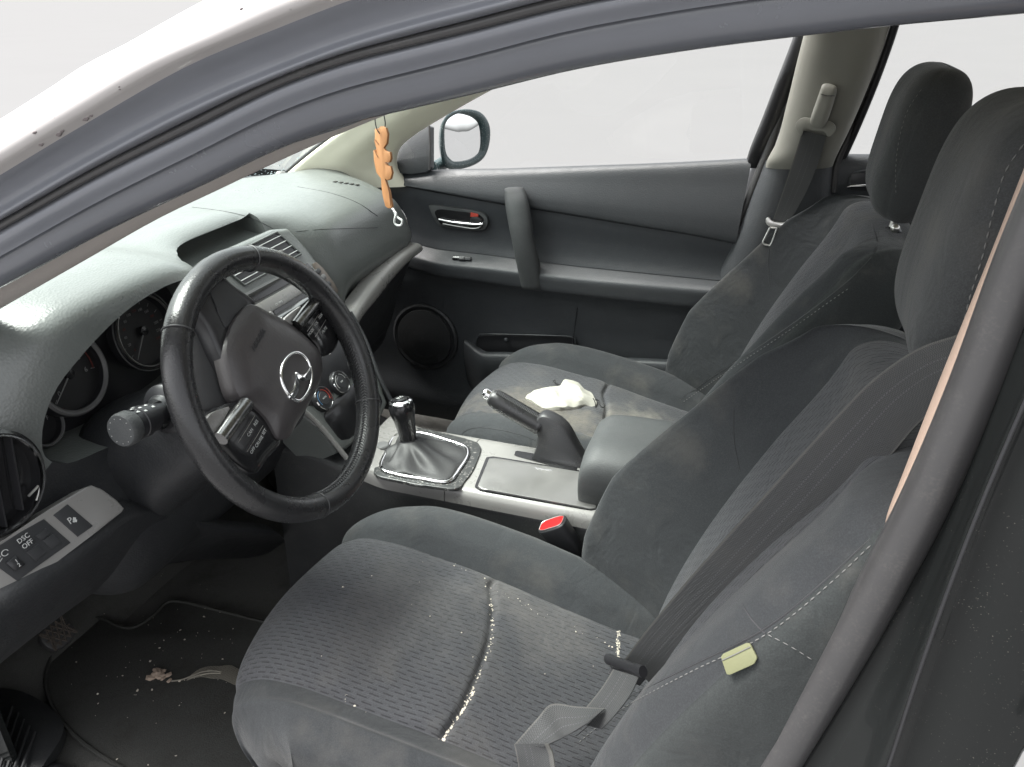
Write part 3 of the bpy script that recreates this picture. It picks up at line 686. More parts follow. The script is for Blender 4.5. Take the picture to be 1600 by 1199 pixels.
# window frame and glass
fr = pxcurve([(1172, 262), (1178, 240), (1200, 185), (1222, 128), (1244, 72), (1262, 22), (1275, -20)], np.linspace(.705, .625, 7), 40)
Gf = np.array([fr + V3(-.012, .01, 0), fr + V3(-.006, -.006, 0), fr + V3(.012, -.006, 0), fr + V3(.026, .004, 0), fr + V3(.028, .03, 0)])
grid('window_frame', cr(Gf, 14).transpose(1, 0, 2), M['smooth_black'], pdoor)
gl0 = pxcurve([(600, 268), (680, 268), (900, 262), (1180, 250)], .715, 20) + V3(0, 0, -.01); gl1 = np.array([V3(x, .575 + 0 * x, z) for x, z in zip(np.linspace(-.60, .24, 20), np.interp(np.linspace(-.60, .24, 20), [-.60, -.3, 0, .24], [.90, 1.07, 1.14, 1.155]))])
grid('window_glass', np.array([gl0 * (1 - t) + gl1 * t + V3(0, .018 * math.sin(math.pi * t), 0) for t in np.linspace(0, 1, 10)]), M['glass'], pdoor)
# mirror sail
ns = V3(-.02, -1, .18); sp = onY(650, 245, .695)
sail = [onP(a, b, sp, ns) for a, b in [(612, 268), (614, 238), (640, 214), (668, 196), (673, 199), (673, 262), (666, 270), (640, 273)]]
plate('mirror_sail', sail, ns, .02, M['door'], pdoor, bev=.003)
tube('sail_bead', [onP(a, b, sp + V3(0, -.004, 0), ns) for a, b in [(671, 197), (672, 230), (671, 266)]], .003, M['rubber'], pdoor, n=8)
# exterior mirror
mc = onY(732, 218, .905); mn = unit(V3(.90, -.43, .06)); my = V3(0, 0, 1); mx_ = unit(np.cross(my, mn))
def mpt(px, py, off=0): return onP(px, py, mc + mn * off, mn)
mo = chaikin([mpt(*q) for q in [(692, 185), (708, 173), (732, 170), (752, 175), (763, 189), (767, 206), (764, 232), (755, 250), (736, 261), (712, 266), (694, 263), (688, 240), (688, 208)]], 2)
mir = pillow('mirror_housing', mo, -mn, .075, 0, None, pdoor, rings=10, p=2.0)
s_ = NT('wet_mirror_shell'); vv = s_.voro(330); dr = s_.ramp(vv.outputs['Distance'], .16, .30, 1, 0); dr = s_.math('MULTIPLY', dr, s_.ramp(s_.noise(120), .42, .6))
s_.set(Base_Color=s_.mix(dr, (.030, .050, .053), (.30, .32, .32)), Roughness=.25); s_.nrm(s_.bump(dr, .6, .002)); mir.data.materials.append(s_.m)
rim_o = mo; rim_i = chaikin([mpt(*q) for q in [(694, 190), (712, 177), (726, 178), (742, 184), (752, 196), (753, 236), (742, 247), (728, 252), (710, 254), (703, 250), (695, 240), (693, 215)]], 2)
rim_o = cr(rim_o, 60, closed=True); rim_i = cr(rim_i, 60, closed=True)
grid('mirror_rim', np.array([rim_o, rim_o * .8 + rim_i * .2 + mn * .004, rim_i + mn * .003, rim_i - mn * .002]), s_.m, pdoor, cv=True)
pillow('mirror_glass', rim_i - mn * .001, mn, .0045, .002, M['mirror'], pdoor, rings=10, p=2)
arm_ = cr(np.array([onP(a, b, mc - mn * .03, mn) for a, b in [(700, 250), (688, 258), (676, 264)]]), 8)
tube('mirror_arm', np.vstack([arm_, onY(672, 262, .74)]), .018, s_.m, pdoor, n=12)

# ================================================================== far rear door
rdoor = thing('rear_door', 'closed far rear door with chrome handle, partly hidden behind the passenger headrest', 'car door', (.8, .72, 0))
rb = [V3(x, .690, z) for x, z in zip(np.linspace(.275, 1.2, 12), np.linspace(.829, .875, 12))]
rb = np.array(rb)
grid('door_trim', cr(np.array([rb + V3(0, .03, -.01), rb + V3(0, .002, .002), rb + V3(0, -.016, -.008), rb + V3(0, -.020, -.07), rb + V3(0, -.006, -.11), rb + V3(0, .0, -.22), rb + V3(0, -.04, -.26), rb + V3(0, -.04, -.33), rb + V3(0, -.005, -.36), rb + V3(0, -.005, -.78)]), 40).transpose(1, 0, 2), M['door'], rdoor)
tube('handle_bezel', [onY(a, b, .664) for a, b in [(1328, 288), (1329, 278), (1336, 270), (1355, 267), (1375, 266)]], .003, M['door'], rdoor, n=8)
tube('handle_lever', [onY(a, b, .655) for a, b in [(1324, 292.5), (1330, 291), (1350, 290.5), (1378, 290)]], [.0015, .003, .0035, .0035], M['chrome'], rdoor, n=10)
plate('handle_recess', [onY(a, b, .660) for a, b in [(1330, 272), (1380, 268), (1380, 300), (1328, 298)]], V3(0, -1, 0), .004, M['smooth_black'], rdoor, bev=.001)
rg1 = np.array([V3(x, .575, z) for x, z in zip(np.linspace(.34, 1.0, 12), np.interp(np.linspace(.34, 1.0, 12), [.3, .7, 1.0], [1.15, 1.14, 1.06]))])
grid('window_glass', np.array([(rb + V3(0, .02, -.01)) * (1 - t) + rg1 * t + V3(0, .015 * math.sin(math.pi * t), 0) for t in np.linspace(0, 1, 8)]), M['glass'], rdoor)
tube('window_frame', pxcurve([(1310, 262), (1336, 205), (1363, 140), (1388, 72), (1406, 16)], np.linspace(.69, .60, 5), 30), .008, M['smooth_black'], rdoor, n=8)

# ================================================================== dashboard
dash = thing('dashboard', 'dark grey grained dashboard under the windscreen with silver trim and instrument hood', 'dashboard', (-.85, 0, .25))
def g4(y, c, w_): return math.exp(-((y - c) / w_) ** 4)
def dsec(y):
    h = g4(y, -.395, .195); c = g4(y, -.03, .15); cs = math.exp(-(y / .165) ** 6) * .075
    lf = smooth01((-y - .56) / .12); e = smooth01((y - .45) / .18)
    l2 = smooth01((-y - .46) / .14); pl = smooth01((y - .16) / .10); er = max(0, (y - .47) / .145) ** 3
    xb = -1.22 + .22 * min(1.2, (y / .62) ** 2); zb = .732 - .02 * (y / .62) ** 2
    P = [(xb, zb), (-1.0 + .10 * min(1, (y / .62) ** 2), .748 + .012 * h), (-.86, .750 + .032 * h + .012 * c - .006 * e), (-.775 - cs * .3, .748 + .045 * h + .022 * c - .014 * e),
         (-.715 + .030 * h - cs * .6, .735 + .057 * h + .022 * c - .03 * e - .02 * lf), (-.670 + .040 * h - cs, .709 + .069 * h - .035 * e - .035 * lf), (-.648 + .028 * h - cs, .655 + .098 * h - .03 * e - .03 * lf), (-.636 + .012 * h - cs, .60),
         (-.628 - cs * .8 - .035 * pl, .55), (-.605 - .09 * pl, .49 + .015 * l2), (-.60 - .11 * pl - .02 * l2, .42 + .065 * l2), (-.66 - .08 * pl, .30 + .14 * l2), (-.85, .26 + .14 * l2), (-1.15, .30 + .06 * l2), (-1.25, .55)]
    return np.array([V3(x - (.05 * er if 2 < i < 12 else 0), y, z - (.02 * er if 2 < i < 6 else 0)) for i, (x, z) in enumerate(P)])
ys = np.concatenate([np.linspace(-.70, -.10, 34), np.linspace(-.08, .615, 30)])
GD = np.array([cr(dsec(y), 90, closed=True) for y in ys])
dpad = grid('dash_pad', GD, M['dash'], dash, cv=True, caps=True)
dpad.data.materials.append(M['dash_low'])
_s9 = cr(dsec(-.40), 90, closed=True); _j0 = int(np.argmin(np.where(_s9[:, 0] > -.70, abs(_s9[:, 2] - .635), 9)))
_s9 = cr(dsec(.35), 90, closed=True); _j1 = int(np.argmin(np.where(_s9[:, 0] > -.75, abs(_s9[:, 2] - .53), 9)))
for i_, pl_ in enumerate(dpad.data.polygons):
    if i_ >= (len(ys) - 1) * 90 or (_j0 if ys[i_ // 90] < -.16 else _j1) <= i_ % 90 <= 75: pl_.material_index = 1  # rear-facing lower faces get the darker plastic, their shade put into colour
# openings: instrument bay and display recess (cut out of the pad)
def prism(P0, d):
    P0 = np.asarray(P0, float); n = len(P0); bm = bmesh.new()
    a = [bm.verts.new(p) for p in P0]; b = [bm.verts.new(p + d) for p in P0]
    bm.faces.new(a); bm.faces.new(b[::-1])
    for i in range(n): bm.faces.new((a[i], b[i], b[(i+1) % n], a[(i+1) % n]))
    bmesh.ops.recalc_face_normals(bm, faces=bm.faces); me = bpy.data.meshes.new('cutter'); bm.to_mesh(me); bm.free()
    o = bpy.data.objects.new('cutter', me); COL.objects.link(o); return o
hole = cr([V3(-.50, y, z) for y, z in [(-.578, .612), (-.573, .646), (-.545, .690), (-.498, .721), (-.435, .745), (-.37, .757), (-.30, .758), (-.245, .744), (-.210, .700), (-.204, .640), (-.235, .590), (-.35, .568), (-.50, .578), (-.560, .592)]], 60, closed=True)
cut1 = prism(hole, V3(-.235, 0, 0))
rec2 = [V3(-.84, -.205, .757), V3(-.60, -.205, .757), V3(-.60, -.205, .66), V3(-.69, -.205, .705), V3(-.80, -.205, .722)]
cut2 = prism(rec2, V3(0, .305, 0))
for c_ in (cut1, cut2):
    md = dpad.modifiers.new('b', 'BOOLEAN'); md.operation = 'DIFFERENCE'; md.solver = 'EXACT'; md.object = c_
    c_.matrix_world = Matrix.Identity(4)
bpy.context.view_layer.update()
dg = bpy.context.evaluated_depsgraph_get()
nm = bpy.data.meshes.new_from_object(dpad.evaluated_get(dg)); dpad.modifiers.clear(); dpad.data = nm; nm.name = 'dash_pad'
_hz = np.array([(p[1], p[2]) for p in hole])
for pl_ in nm.polygons:                       # the walls of the instrument bay are black
    c_ = np.array(pl_.center) + ROOT[dpad]
    if -.745 < c_[0] < -.60 and -.60 < c_[1] < -.19 and (np.min(np.hypot(_hz[:, 0] - c_[1], _hz[:, 1] - c_[2])) < .006 and abs(pl_.normal[0]) < .25 or c_[0] < -.73 and c_[2] < .757 and abs(pl_.normal[0]) > .9): pl_.material_index = 1
nm.polygons.foreach_set('use_smooth', [True] * len(nm.polygons)); nm.set_sharp_from_angle(angle=math.radians(38))
for c_ in (cut1, cut2): bpy.data.objects.remove(c_)

# joints between the mouldings of the pad
PADS = Surf([dpad])
for P in ([(300, 324), (340, 329), (372, 335), (400, 344), (427, 358)], [(455, 363), (500, 359), (550, 357), (590, 356)], [(465, 292), (520, 303), (560, 318), (590, 338)]):
    L_, N_ = PADS.line(P, 40, .0001)
    if len(L_) > 6: tube('pad_joint', L_, .0007, M['smooth_black'], dash, n=5)
for k_ in range(5):
    h_ = PADS.at(524 + 8.5 * k_, 284.5 + 1.3 * k_)
    if h_ is not None: box('demister_slot', h_[0] + V3(0, 0, .0005), (.008, .012, .002), M['blackgloss'], dash, bev=.0006)
# instrument cluster
GN = unit(V3(1, 0, .22)); GU = unit(V3(-.22, 0, 1)); GY = V3(0, 1, 0)
clp = [V3(-.722, y, z) for _, y, z in hole * 1.0]
clp = np.array([p * V3(1, 1, 1) for p in clp]); cc = clp.mean(0); clp = cc + (clp - cc) * 1.04
clus = plate('instrument_cluster', clp, V3(1, 0, 0), .01, M['smooth_black'], dash, bev=0)
def gauge(px, py, R, name):
    c = onX(px, py, -.700)
    g = lathe(name, c - GN * .004, GN, [(R * 1.10, -.012), (R * 1.10, .002), (R * 1.06, .006), (R * 1.0, .004), (R * .96, -.004), (R * .95, -.008), (0, -.008)], M['smooth_black'], clus, n=64)
    return c, g
def ringp(nm_, c, r0, r1, h0, h1, mat, parent, n=64):
    lathe(nm_, c, GN, [(r0, h0), ((r0 * 2 + r1) / 3, h1), ((r0 + r1 * 2) / 3, h1), (r1, h0)], mat, parent, n=n)
face = plastic('gauge_face', (.012, .012, .013), .5, 300, 0)
def gp(c, ang, r, h=.0): return c + (GY * math.sin(ang) + GU * math.cos(ang)) * r + GN * h
M['dim'] = plastic('gauge_print', (.20, .20, .20), .6, 300, 0); M['dim_red'] = plastic('gauge_red_print', (.10, .02, .015), .6, 300, 0)
# speedometer (right) and rev counter (left), fuel gauge at the far left
for (px, py, R, kind) in ((228, 517, .056, 'speed'), (112, 584, .056, 'rev'), (70, 666, .027, 'fuel')):
    c, g = gauge(px, py, R, 'gauge')
    lathe('gauge_face', c + GN * -.0105, GN, [(R * .95, 0), (0, .0002)], face, clus, n=48)
    ringp('gauge_ring', c, R * (.98 if kind == 'speed' else .93), R * (1.02 if kind == 'speed' else 1.08), .001, .0045, M['steel'] if kind == 'speed' else M['silver_dark'], clus)
    h = -.009
    if kind == 'rev':
        for k_, n_ in enumerate('0123456'):
            ang = math.radians(-130 + 232 * k_ / 6); a, b = gp(c, ang, R * .84, h), gp(c, ang, R * .72, h)
            plate('tick', [a + GY * .0006, a - GY * .0006, b - GY * .0006, b + GY * .0006] if abs(math.cos(ang)) > .5 else [a + GU * .0006, a - GU * .0006, b - GU * .0006, b + GU * .0006], GN, .0004, M['dim'], clus, bev=0)
            text('numeral', n_, .0105, gp(c, ang, R * .56, h + .0003), GY, GU, M['dim'], clus)
        a = math.radians(-128); tube('needle', [gp(c, a, R * .05, -.004), gp(c, a, R * .86, -.004)], [.0014, .0006], M['dim'], clus, n=6)
        arc = [gp(c, math.radians(t), R * .79, h) for t in np.linspace(68, 102, 10)]; tube('red_zone', arc, .0012, M['dim_red'], clus, n=6)
        lathe('needle_hub', c + GN * -.008, GN, [(R * .14, 0), (R * .13, .006), (0, .007)], M['blackgloss'], clus, n=24)
    elif kind == 'speed':
        for k_ in range(13):
            ang = math.radians(-130 + 260 * k_ / 12); a, b = gp(c, ang, R * .86, h), gp(c, ang, R * .76, h)
            q = GY if abs(math.cos(ang)) > .5 else GU
            plate('tick', [a + q * .0005, a - q * .0005, b - q * .0005, b + q * .0005], GN, .0004, M['dim'], clus, bev=0)
            text('numeral', str(k_ * 20), .0062, gp(c, ang, R * .60, h + .0003), GY, GU, M['dim'] if k_ % 3 else M['dim_red'], clus)
        a = math.radians(-138); tube('needle', [gp(c, a, R * .10, -.004), gp(c, a, R * .86, -.004)], [.0014, .0006], M['dim'], clus, n=6)
        lathe('needle_hub', c + GN * -.008, GN, [(R * .14, 0), (R * .13, .006), (0, .007)], M['blackgloss'], clus, n=24)
        ringp('outer_ring', c, R * 1.11, R * 1.14, .0, .002, M['silver_dark'], clus)
    else:
        for n_, t in (('E', -70), ('F', 70)): text('numeral', n_, .008, gp(c, math.radians(t), R * .6, h), GY, GU, M['dim'], clus)

# silver strip across the passenger side
st_u = pxcurve([(655, 381), (632, 396), (600, 428), (575, 455), (556, 478), (546, 497)], .5, 2)
def strip_pts(P, ysx): return cr(np.array([onX(a, b, x) for (a, b), x in zip(P, ysx)]), 30)
SU = strip_pts([(653, 381), (635, 392), (605, 418), (578, 448), (556, 478), (545, 497)], np.linspace(-.632, -.612, 6))
SL = strip_pts([(656, 393), (640, 405), (612, 434), (585, 468), (562, 497), (552, 516)], np.linspace(-.632, -.606, 6))
grid('trim_strip', cr(np.array([SU + V3(-.03, 0, .002), SU + V3(.004, 0, 0), SU * .6 + SL * .4 + V3(.010, 0, 0), SL + V3(.005, 0, 0), SL + V3(-.03, 0, -.004)]), 14).transpose(1, 0, 2), M['silver'], dash)
# glove box face below it
gbx = [SL + V3(-.010, 0, -.003), SL + V3(-.022, -.004, -.02), SL * V3(1, 1, 0) + V3(-.06, -.02, .44), SL * V3(1, 1, 0) + V3(-.09, -.03, .35), SL * V3(1, 1, 0) + V3(-.15, -.03, .27)]
grid('glove_box', cr(np.array(gbx), 24).transpose(1, 0, 2), M['dash_low'], dash)
# oval outlet at the far end of the pad, with chrome ring
ov = onY(622, 338, .600); on_ = unit(V3(.80, -.50, .32))
ovp = [onP(ov_[0], ov_[1], ov, on_) for ov_ in [(612, 318), (620, 322), (629, 332), (635, 345), (634, 356), (627, 358), (618, 350), (611, 338), (608, 326)]]
ovp = cr(np.array(ovp), 40, closed=True)
vent = plate('side_vent', ovp, on_, .012, M['blackgloss'], dash, bev=.002)
tube('vent_ring', np.vstack([ovp, ovp[:2]]) + on_ * .002, .0016, M['chrome'], vent, n=8)
tube('vent_bar', [onP(614, 340, ov + on_ * .003, on_), onP(634, 344, ov + on_ * .003, on_)], .0012, M['steel'], vent, n=6)
for k_ in (0, 1): tube('vent_bar', [onP(613 + 3*k_, 328 + 20 * k_, ov + on_ * .003, on_), onP(630 + 1*k_, 331 + 22 * k_, ov + on_ * .003, on_)], .0009, M['steel'], vent, n=6)
# driver's end: round vent
lv = onX(-6, 757, -.606); ln_ = unit(V3(1, 0, .10))
rv = lathe('round_vent', lv, ln_, [(.064, -.02), (.064, .002), (.060, .006), (.056, .003), (.055, -.012), (0, -.014)], M['blackgloss'], dash, n=56)
lathe('vent_ring', lv, ln_, [(.0555, .003), (.0565, .0065), (.0585, .0068), (.0595, .004)], M['chrome'], rv, n=56)
for k_ in (-.026, 0, .026):
    hw = math.sqrt(.053 ** 2 - k_ ** 2); u_ = V3(0, 1, 0); v_ = np.cross(ln_, u_)
    thicken('vent_vane', np.array([[lv + v_ * (s * hw) + u_ * (k_ + .010 * s) + ln_ * d_ for d_ in (-.010, .002)] for s in np.linspace(-1, 1, 8)]), .002, M['smooth_black'], rv)
tube('vent_knob', [lv + V3(.004, .030, -.035), lv + V3(.004, .046, -.030)], .0016, M['steel'], rv, n=8)
# silver switch strip at the driver's end
SPN = unit(V3(.90, 0, .44)); SP0 = onX(110, 830, -.575)
def sp(px, py, off=0): return onP(px, py, SP0 + SPN * off, SPN)
sw = plate('switch_strip', chaikin([sp(*q) for q in [(-70, 890), (0, 848), (70, 800), (142, 757), (160, 764), (182, 780), (197, 796), (150, 832), (80, 885), (0, 940), (-70, 985)]], 1, .12), SPN, .03, M['silver'], dash, bev=.003, seg=3)
pan = plate('switch_panel', [sp(*q, .0012) for q in [(-30, 872), (0, 852), (35, 830), (69, 811), (111, 848), (60, 884), (28, 908), (-22, 860 + 12)]], SPN, .004, M['button'], sw, bev=.0008)
park = plate('park_sensor_switch', [sp(*q, .0012) for q in [(84, 805), (106, 788), (146, 822), (122, 839)]], SPN, .004, M['button'], sw, bev=.0008)
def swb(nm_, P, off=.0022): return plate(nm_, [sp(*q, off) for q in P], SPN, .002, M['button'], sw, bev=.0006)
swb('switch_blank', [(42, 864), (60, 851), (74, 864), (56, 877)]); swb('switch_blank', [(67, 845), (84, 834), (99, 848), (81, 858)])
swb('switch_blank', [(55, 838), (72, 825), (82, 833), (65, 844)]); swb('stability_switch', [(31, 854), (50, 841), (57, 849), (40, 861)])
whl = [sp(*q, .0030) for q in [(9, 880), (25, 868), (40, 882), (24, 893)]]
pillow('level_wheel', whl, SPN, .003, .003, M['smooth_black'], sw)
sx = unit(sp(80, 820) - sp(50, 842)); sy = np.cross(SPN, sx)
text('lettering', 'DSC\nOFF', .0085, sp(40, 846, .0052), sx, sy, M['white'], sw)
text('lettering', 'P', .012, sp(110, 814, .0024), sx, sy, M['white'], sw)
for a, b, r_ in ((116, 811, .0016), (118, 814, .0014), (115, 815, .0010)): lathe('symbol_dot', sp(a, b, .0016), SPN, [(r_ * 1.6, 0), (r_ * 1.6, .0006), (0, .0007)], M['white'], sw, n=4)
ringc = sp(8, 864, .0024)
tube('symbol_lamp', [ringc + (sx * math.cos(t) + sy * math.sin(t) * .8) * .0042 for t in np.linspace(0, 5.2, 14)], .0005, M['white'], sw, n=5)
for k_ in range(3): tube('symbol_lamp', [ringc + sx * -.006 + sy * (-.003 + .003 * k_), ringc + sx * -.011 + sy * (-.005 + .003 * k_)], .0004, M['white'], sw, n=5)
for k_, t_ in enumerate('12'): text('numeral', t_, .0065, sp(26 + 4 * k_, 877 + 6 * k_, .0066), sx, sy, M['white'], sw)
# lower knee panel and column surround
KP = []
for (a, b, x), (c_, d_, x2) in [(((-80, 1000, -.552)), (-80, 1110, -.60)), ((0, 948, -.556), (0, 1035, -.62)), ((80, 894, -.560), (75, 975, -.64)), ((150, 840, -.566), (150, 920, -.66)), ((205, 800, -.578), (225, 870, -.68)), ((260, 800, -.60), (280, 860, -.70)), ((330, 820, -.62), (350, 850, -.72)), ((430, 830, -.62), (440, 850, -.74))]:
    p, q = onX(a, b, x), onX(c_, d_, x2); KP.append([p + V3(-.02, 0, .012), p, p * .7 + q * .3 + V3(.012, 0, -.002), q, q + V3(-.08, 0, -.06), q + V3(-.22, 0, -.05)])
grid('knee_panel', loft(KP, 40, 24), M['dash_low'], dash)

# ---------------------------------------------------------------- centre stack
QN = unit(V3(.857, 0, .514)); Q0 = V3(-.71, 0, .73); QD = unit(V3(.514, 0, -.857)); QY = V3(0, 1, 0)
def qp(y, s, off=0): return Q0 + QY * y + QD * s + QN * off          # y across, s down the slope
def qx(px, py, off=0): return onP(px, py, Q0 + QN * off, QN)
slab = [qp(-.150, -.008), qp(.125, -.008), qp(.150, .06), qp(.155, .16), qp(.140, .26), qp(.115, .36), qp(.10, .42), qp(-.105, .42), qp(-.12, .36), qp(-.145, .26), qp(-.16, .16), qp(-.16, .06)]
stack = plate('centre_stack', chaikin(slab, 1, .15), QN, .09, M['dash'], dash, bev=.014, seg=5)
# twin vents
R_TL, R_TR, R_BR = qx(391, 383, .001), qx(432, 363, .001), qx(470, 397, .001); R_BL = R_TL + (R_BR - R_TR)
wv = R_TR - R_TL; dv_ = R_BR - R_TR
for sft in (V3(0, 0, 0), -unit(wv) * (np.linalg.norm(wv) + .016)):
    tl, tr, br, bl = [p + sft for p in (R_TL, R_TR, R_BR, R_BL)]
    vb = plate('vent_opening', [tl, tr, br, bl], QN, .002, M['smooth_black'], stack, bev=0)
    fr4 = np.array([tl, tr, br, bl, tl]); 
    for a, b in zip(fr4[:-1], fr4[1:]): tube('vent_frame', [a + QN * .001, b + QN * .001], .0020, M['dash'], stack, n=8)
    for k_ in range(4):
        f = (k_ + .62) / 4.4; a, b = tl + dv_ * f, tr + dv_ * f; ww = b - a
        thicken('vent_slat', np.array([[a + ww * t + QN * d_ + QD * (.0012 * (d_ > .001)) for d_ in (.0005, .0030)] for t in (.02, .98)]), .0010, M['white'], stack)
    a = tl + wv * .5 + dv_ * .62 + QN * .004
    plate('vent_slider', chaikin([a - wv * .10 - dv_ * .045, a + wv * .10 - dv_ * .045, a + wv * .10 + dv_ * .045, a - wv * .10 + dv_ * .045], 1), QN, .004, M['silver'], stack, bev=.001)
# audio unit: silver-grey plate, disc slot, buttons
au = plate('audio_panel', chaikin([qp(-.135, .078, .002), qp(.118, .078, .002), qp(.135, .13, .002), qp(.132, .205, .002), qp(-.14, .205, .002), qp(-.145, .13, .002)], 1, .1), QN, .005, M['silver_dark'], stack, bev=.0015)
plate('audio_upper_bar', [qp(-.128, .082, .0045), qp(.112, .082, .0045), qp(.118, .100, .0045), qp(-.133, .100, .0045)], QN, .003, M['blackgloss'], stack, bev=.0008)
plate('audio_face', [qp(-.125, .104, .005), qp(.100, .104, .005), qp(.104, .128, .005), qp(-.128, .128, .005)], QN, .003, M['silver'], stack, bev=.001)
plate('disc_slot', [qp(-.055, .130, .0055), qp(.085, .130, .0055), qp(.085, .1365, .0055), qp(-.055, .1365, .0055)], QN, .003, M['blackgloss'], stack, bev=0)
text('lettering', 'CD  MP3', .006, qp(-.03, .122, .0056), QY, -QD, M['white'], stack)
lathe('eject_button', qp(-.066, .133, .004), QN, [(.0065, 0), (.0065, .003), (.005, .0045), (0, .0047)], M['silver'], stack, n=20)
for k_ in range(6): 
    y0 = -.118 + .037 * k_
    plate('preset_button', [qp(y0, .143, .006), qp(y0 + .033, .143, .006), qp(y0 + .033, .160, .006), qp(y0, .160, .006)], QN, .004, M['silver_dark'] if k_ % 2 else M['button'], stack, bev=.001)
    text('lettering', '123456'[k_], .0055, qp(y0 + .016, .1515, .0065), QY, -QD, M['white'], stack)
for k_, (a, b) in enumerate(((498, 423.5), (506, 432.5), (514, 443.5))):
    p = qx(a, b, .006); plate('side_button', chaikin([p + QY * s * .008 + QD * t * .0055 for s, t in ((-1, -1), (1, -1), (1, 1), (-1, 1))], 2), QN, .005, M['silver_dark'] if k_ == 1 else M['button'], stack, bev=.001)
for (a, b) in ((531, 473), (543, 492)):
    p = qx(a, b, .010); plate('side_button', chaikin([p + QY * s * .008 + QD * t * .0055 for s, t in ((-1, -1), (1, -1), (1, 1), (-1, 1))], 2), QN, .008, M['silver'], stack, bev=.001)
cheek = [qx(*q, .003) for q in [(487, 413), (497, 408), (530, 452), (526, 462), (516, 462)]]
plate('side_button_plate', chaikin(cheek, 1), QN, .006, plastic('bronze_plastic', (.085, .068, .055), .38, 400, .1), stack, bev=.001)
lathe('volume_knob', qp(-.015, .182, .002), QN, [(.024, 0), (.024, .010), (.022, .013), (.0, .0135)], M['silver_dark'], stack, n=40)
# heating controls
hp_ = plate('heater_panel', chaikin([qp(-.118, .222, .002), qp(.118, .222, .002), qp(.108, .318, .002), qp(-.110, .318, .002)], 2, .12), QN, .005, M['smooth_black'], stack, bev=.002)
for k_ in range(3): plate('heater_button', [qp(-.10 + .062 * k_, .212, .004), qp(-.046 + .062 * k_, .212, .004), qp(-.046 + .062 * k_, .224, .004), qp(-.10 + .062 * k_, .224, .004)], QN, .003, M['button'], stack, bev=.001)
for j_, (px, py) in enumerate(((506, 622), (533, 597), (561, 571))):
    c = qx(px, py, .010)
    kb = lathe('heater_dial', c - QN * .012, QN, [(.0250, 0), (.0245, .006), (.0215, .0125), (.0205, .0125), (.0205, .0115), (.0, .0125)], M['smooth_black'], stack, n=44)
    lathe('dial_ring', c, QN, [(.0205, .0), (.0212, .0022), (.0228, .0022), (.0236, .0)], M['chrome'], kb, n=44)
    lathe('dial_cap', c, QN, [(.0125, .0002), (.0115, .0014), (0, .0018)], M['button'], kb, n=32)
    arc = [c + (QY * math.sin(t) - QD * math.cos(t)) * .0160 + QN * .0006 for t in np.linspace(-2.1, -.2, 12)]
    tube('dial_mark', arc, .0007, M['blue_print'] if j_ == 0 else M['white'], kb, n=5)
    if j_ == 0: tube('dial_mark', [c + (QY * math.sin(t) - QD * math.cos(t)) * .0160 + QN * .0006 for t in np.linspace(.2, 2.1, 12)], .0007, M['red_print'], kb, n=5)
    else: tube('dial_mark', [c + (QY * math.sin(t) - QD * math.cos(t)) * .0160 + QN * .0006 for t in np.linspace(.3, 1.5, 8)], .0006, M['white'], kb, n=5)
    text('lettering', 'AUTO' if j_ == 0 else 'OFF', .0045, c + QN * .0022, QY, -QD, M['white'], kb)
for s_ in (-1, 1):
    tube('stack_edge', cr([qp(s_ * .150, .21, .001), qp(s_ * .142, .27, .003), qp(s_ * .116, .35, .003), qp(s_ * .103, .43, .003)], 30), .005, M['silver'] if s_ < 0 else M['dash_low'], stack, n=10)
plate('lower_cubby', chaikin([qp(-.095, .330, .001), qp(.095, .330, .001), qp(.085, .408, .001), qp(-.087, .408, .001)], 2, .15), QN, .004, M['blackgloss'], stack, bev=.001)

# ================================================================== steering column and its stalk
WC = V3(-.379, -.405, .678); WT = math.radians(23.7); WN = unit(V3(math.cos(WT), -.014 * math.cos(WT), math.sin(WT))); WA = unit(np.cross(V3(0, 0, 1), WN)); WB = np.cross(WN, WA)
col = thing('steering_column', 'black steering column shroud between the wheel and the dashboard', 'steering column', WC - WN * .20)
def csec(d, ry, rz, cz):
    c = WC - WN * d + WB * cz; a = np.linspace(0, 2*np.pi, 24, endpoint=False)
    e = 2.6; return [c + WA * ry * np.sign(math.cos(t)) * abs(math.cos(t)) ** (2/e) + WB * rz * np.sign(math.sin(t)) * abs(math.sin(t)) ** (2/e) for t in a]
grid('shroud', cr(np.array([csec(.052, .040, .036, 0), csec(.056, .062, .052, -.004), csec(.08, .070, .060, -.008), csec(.15, .078, .070, -.018), csec(.22, .085, .080, -.03), csec(.33, .10, .10, -.05)]), 30), M['dash_low'], col, cv=True, caps=True)
lathe('ignition_lock', WC - WN * .085 + WA * .075 + WB * -.03, WA * .4 + WN, [(.019, 0), (.019, .016), (.016, .019), (0, .0195)], M['smooth_black'], col, n=28)
stk = thing('light_stalk', 'black indicator stalk with grey end cap left of the steering wheel', 'stalk', onY(250, 652, -.49))
SK = 1.25; s0 = onY(256, 643, -.475); s1 = onY(188, 674, -.552); sd = unit(s1 - s0); sl_ = np.linalg.norm(s1 - s0)
lathe('collar', s0 - sd * .012, sd, [(.036, 0), (.036, .008), (.031, .013), (.024, .015), (.021, .024)], M['smooth_black'], stk, n=36)
lathe('lever', s0, sd, [(.0150, 0), (.0158, sl_ * .28), (.0190, sl_ * .30), (.0196, sl_ * .52)], M['smooth_black'], stk, n=32)
lathe('twist_ring', s0, sd, [(.0212, sl_ * .50), (.0212, sl_ * .62), (.0198, sl_ * .63), (.0198, sl_ * .78)], M['smooth_black'], stk, n=32)
lathe('end_cap', s0, sd, [(.0205, sl_ * .76), (.0222, sl_ * .80), (.0222, sl_ * .94), (.0208, sl_ * .99), (.0200, sl_), (0, sl_ + .0008)], M['armrest'], stk, n=36)
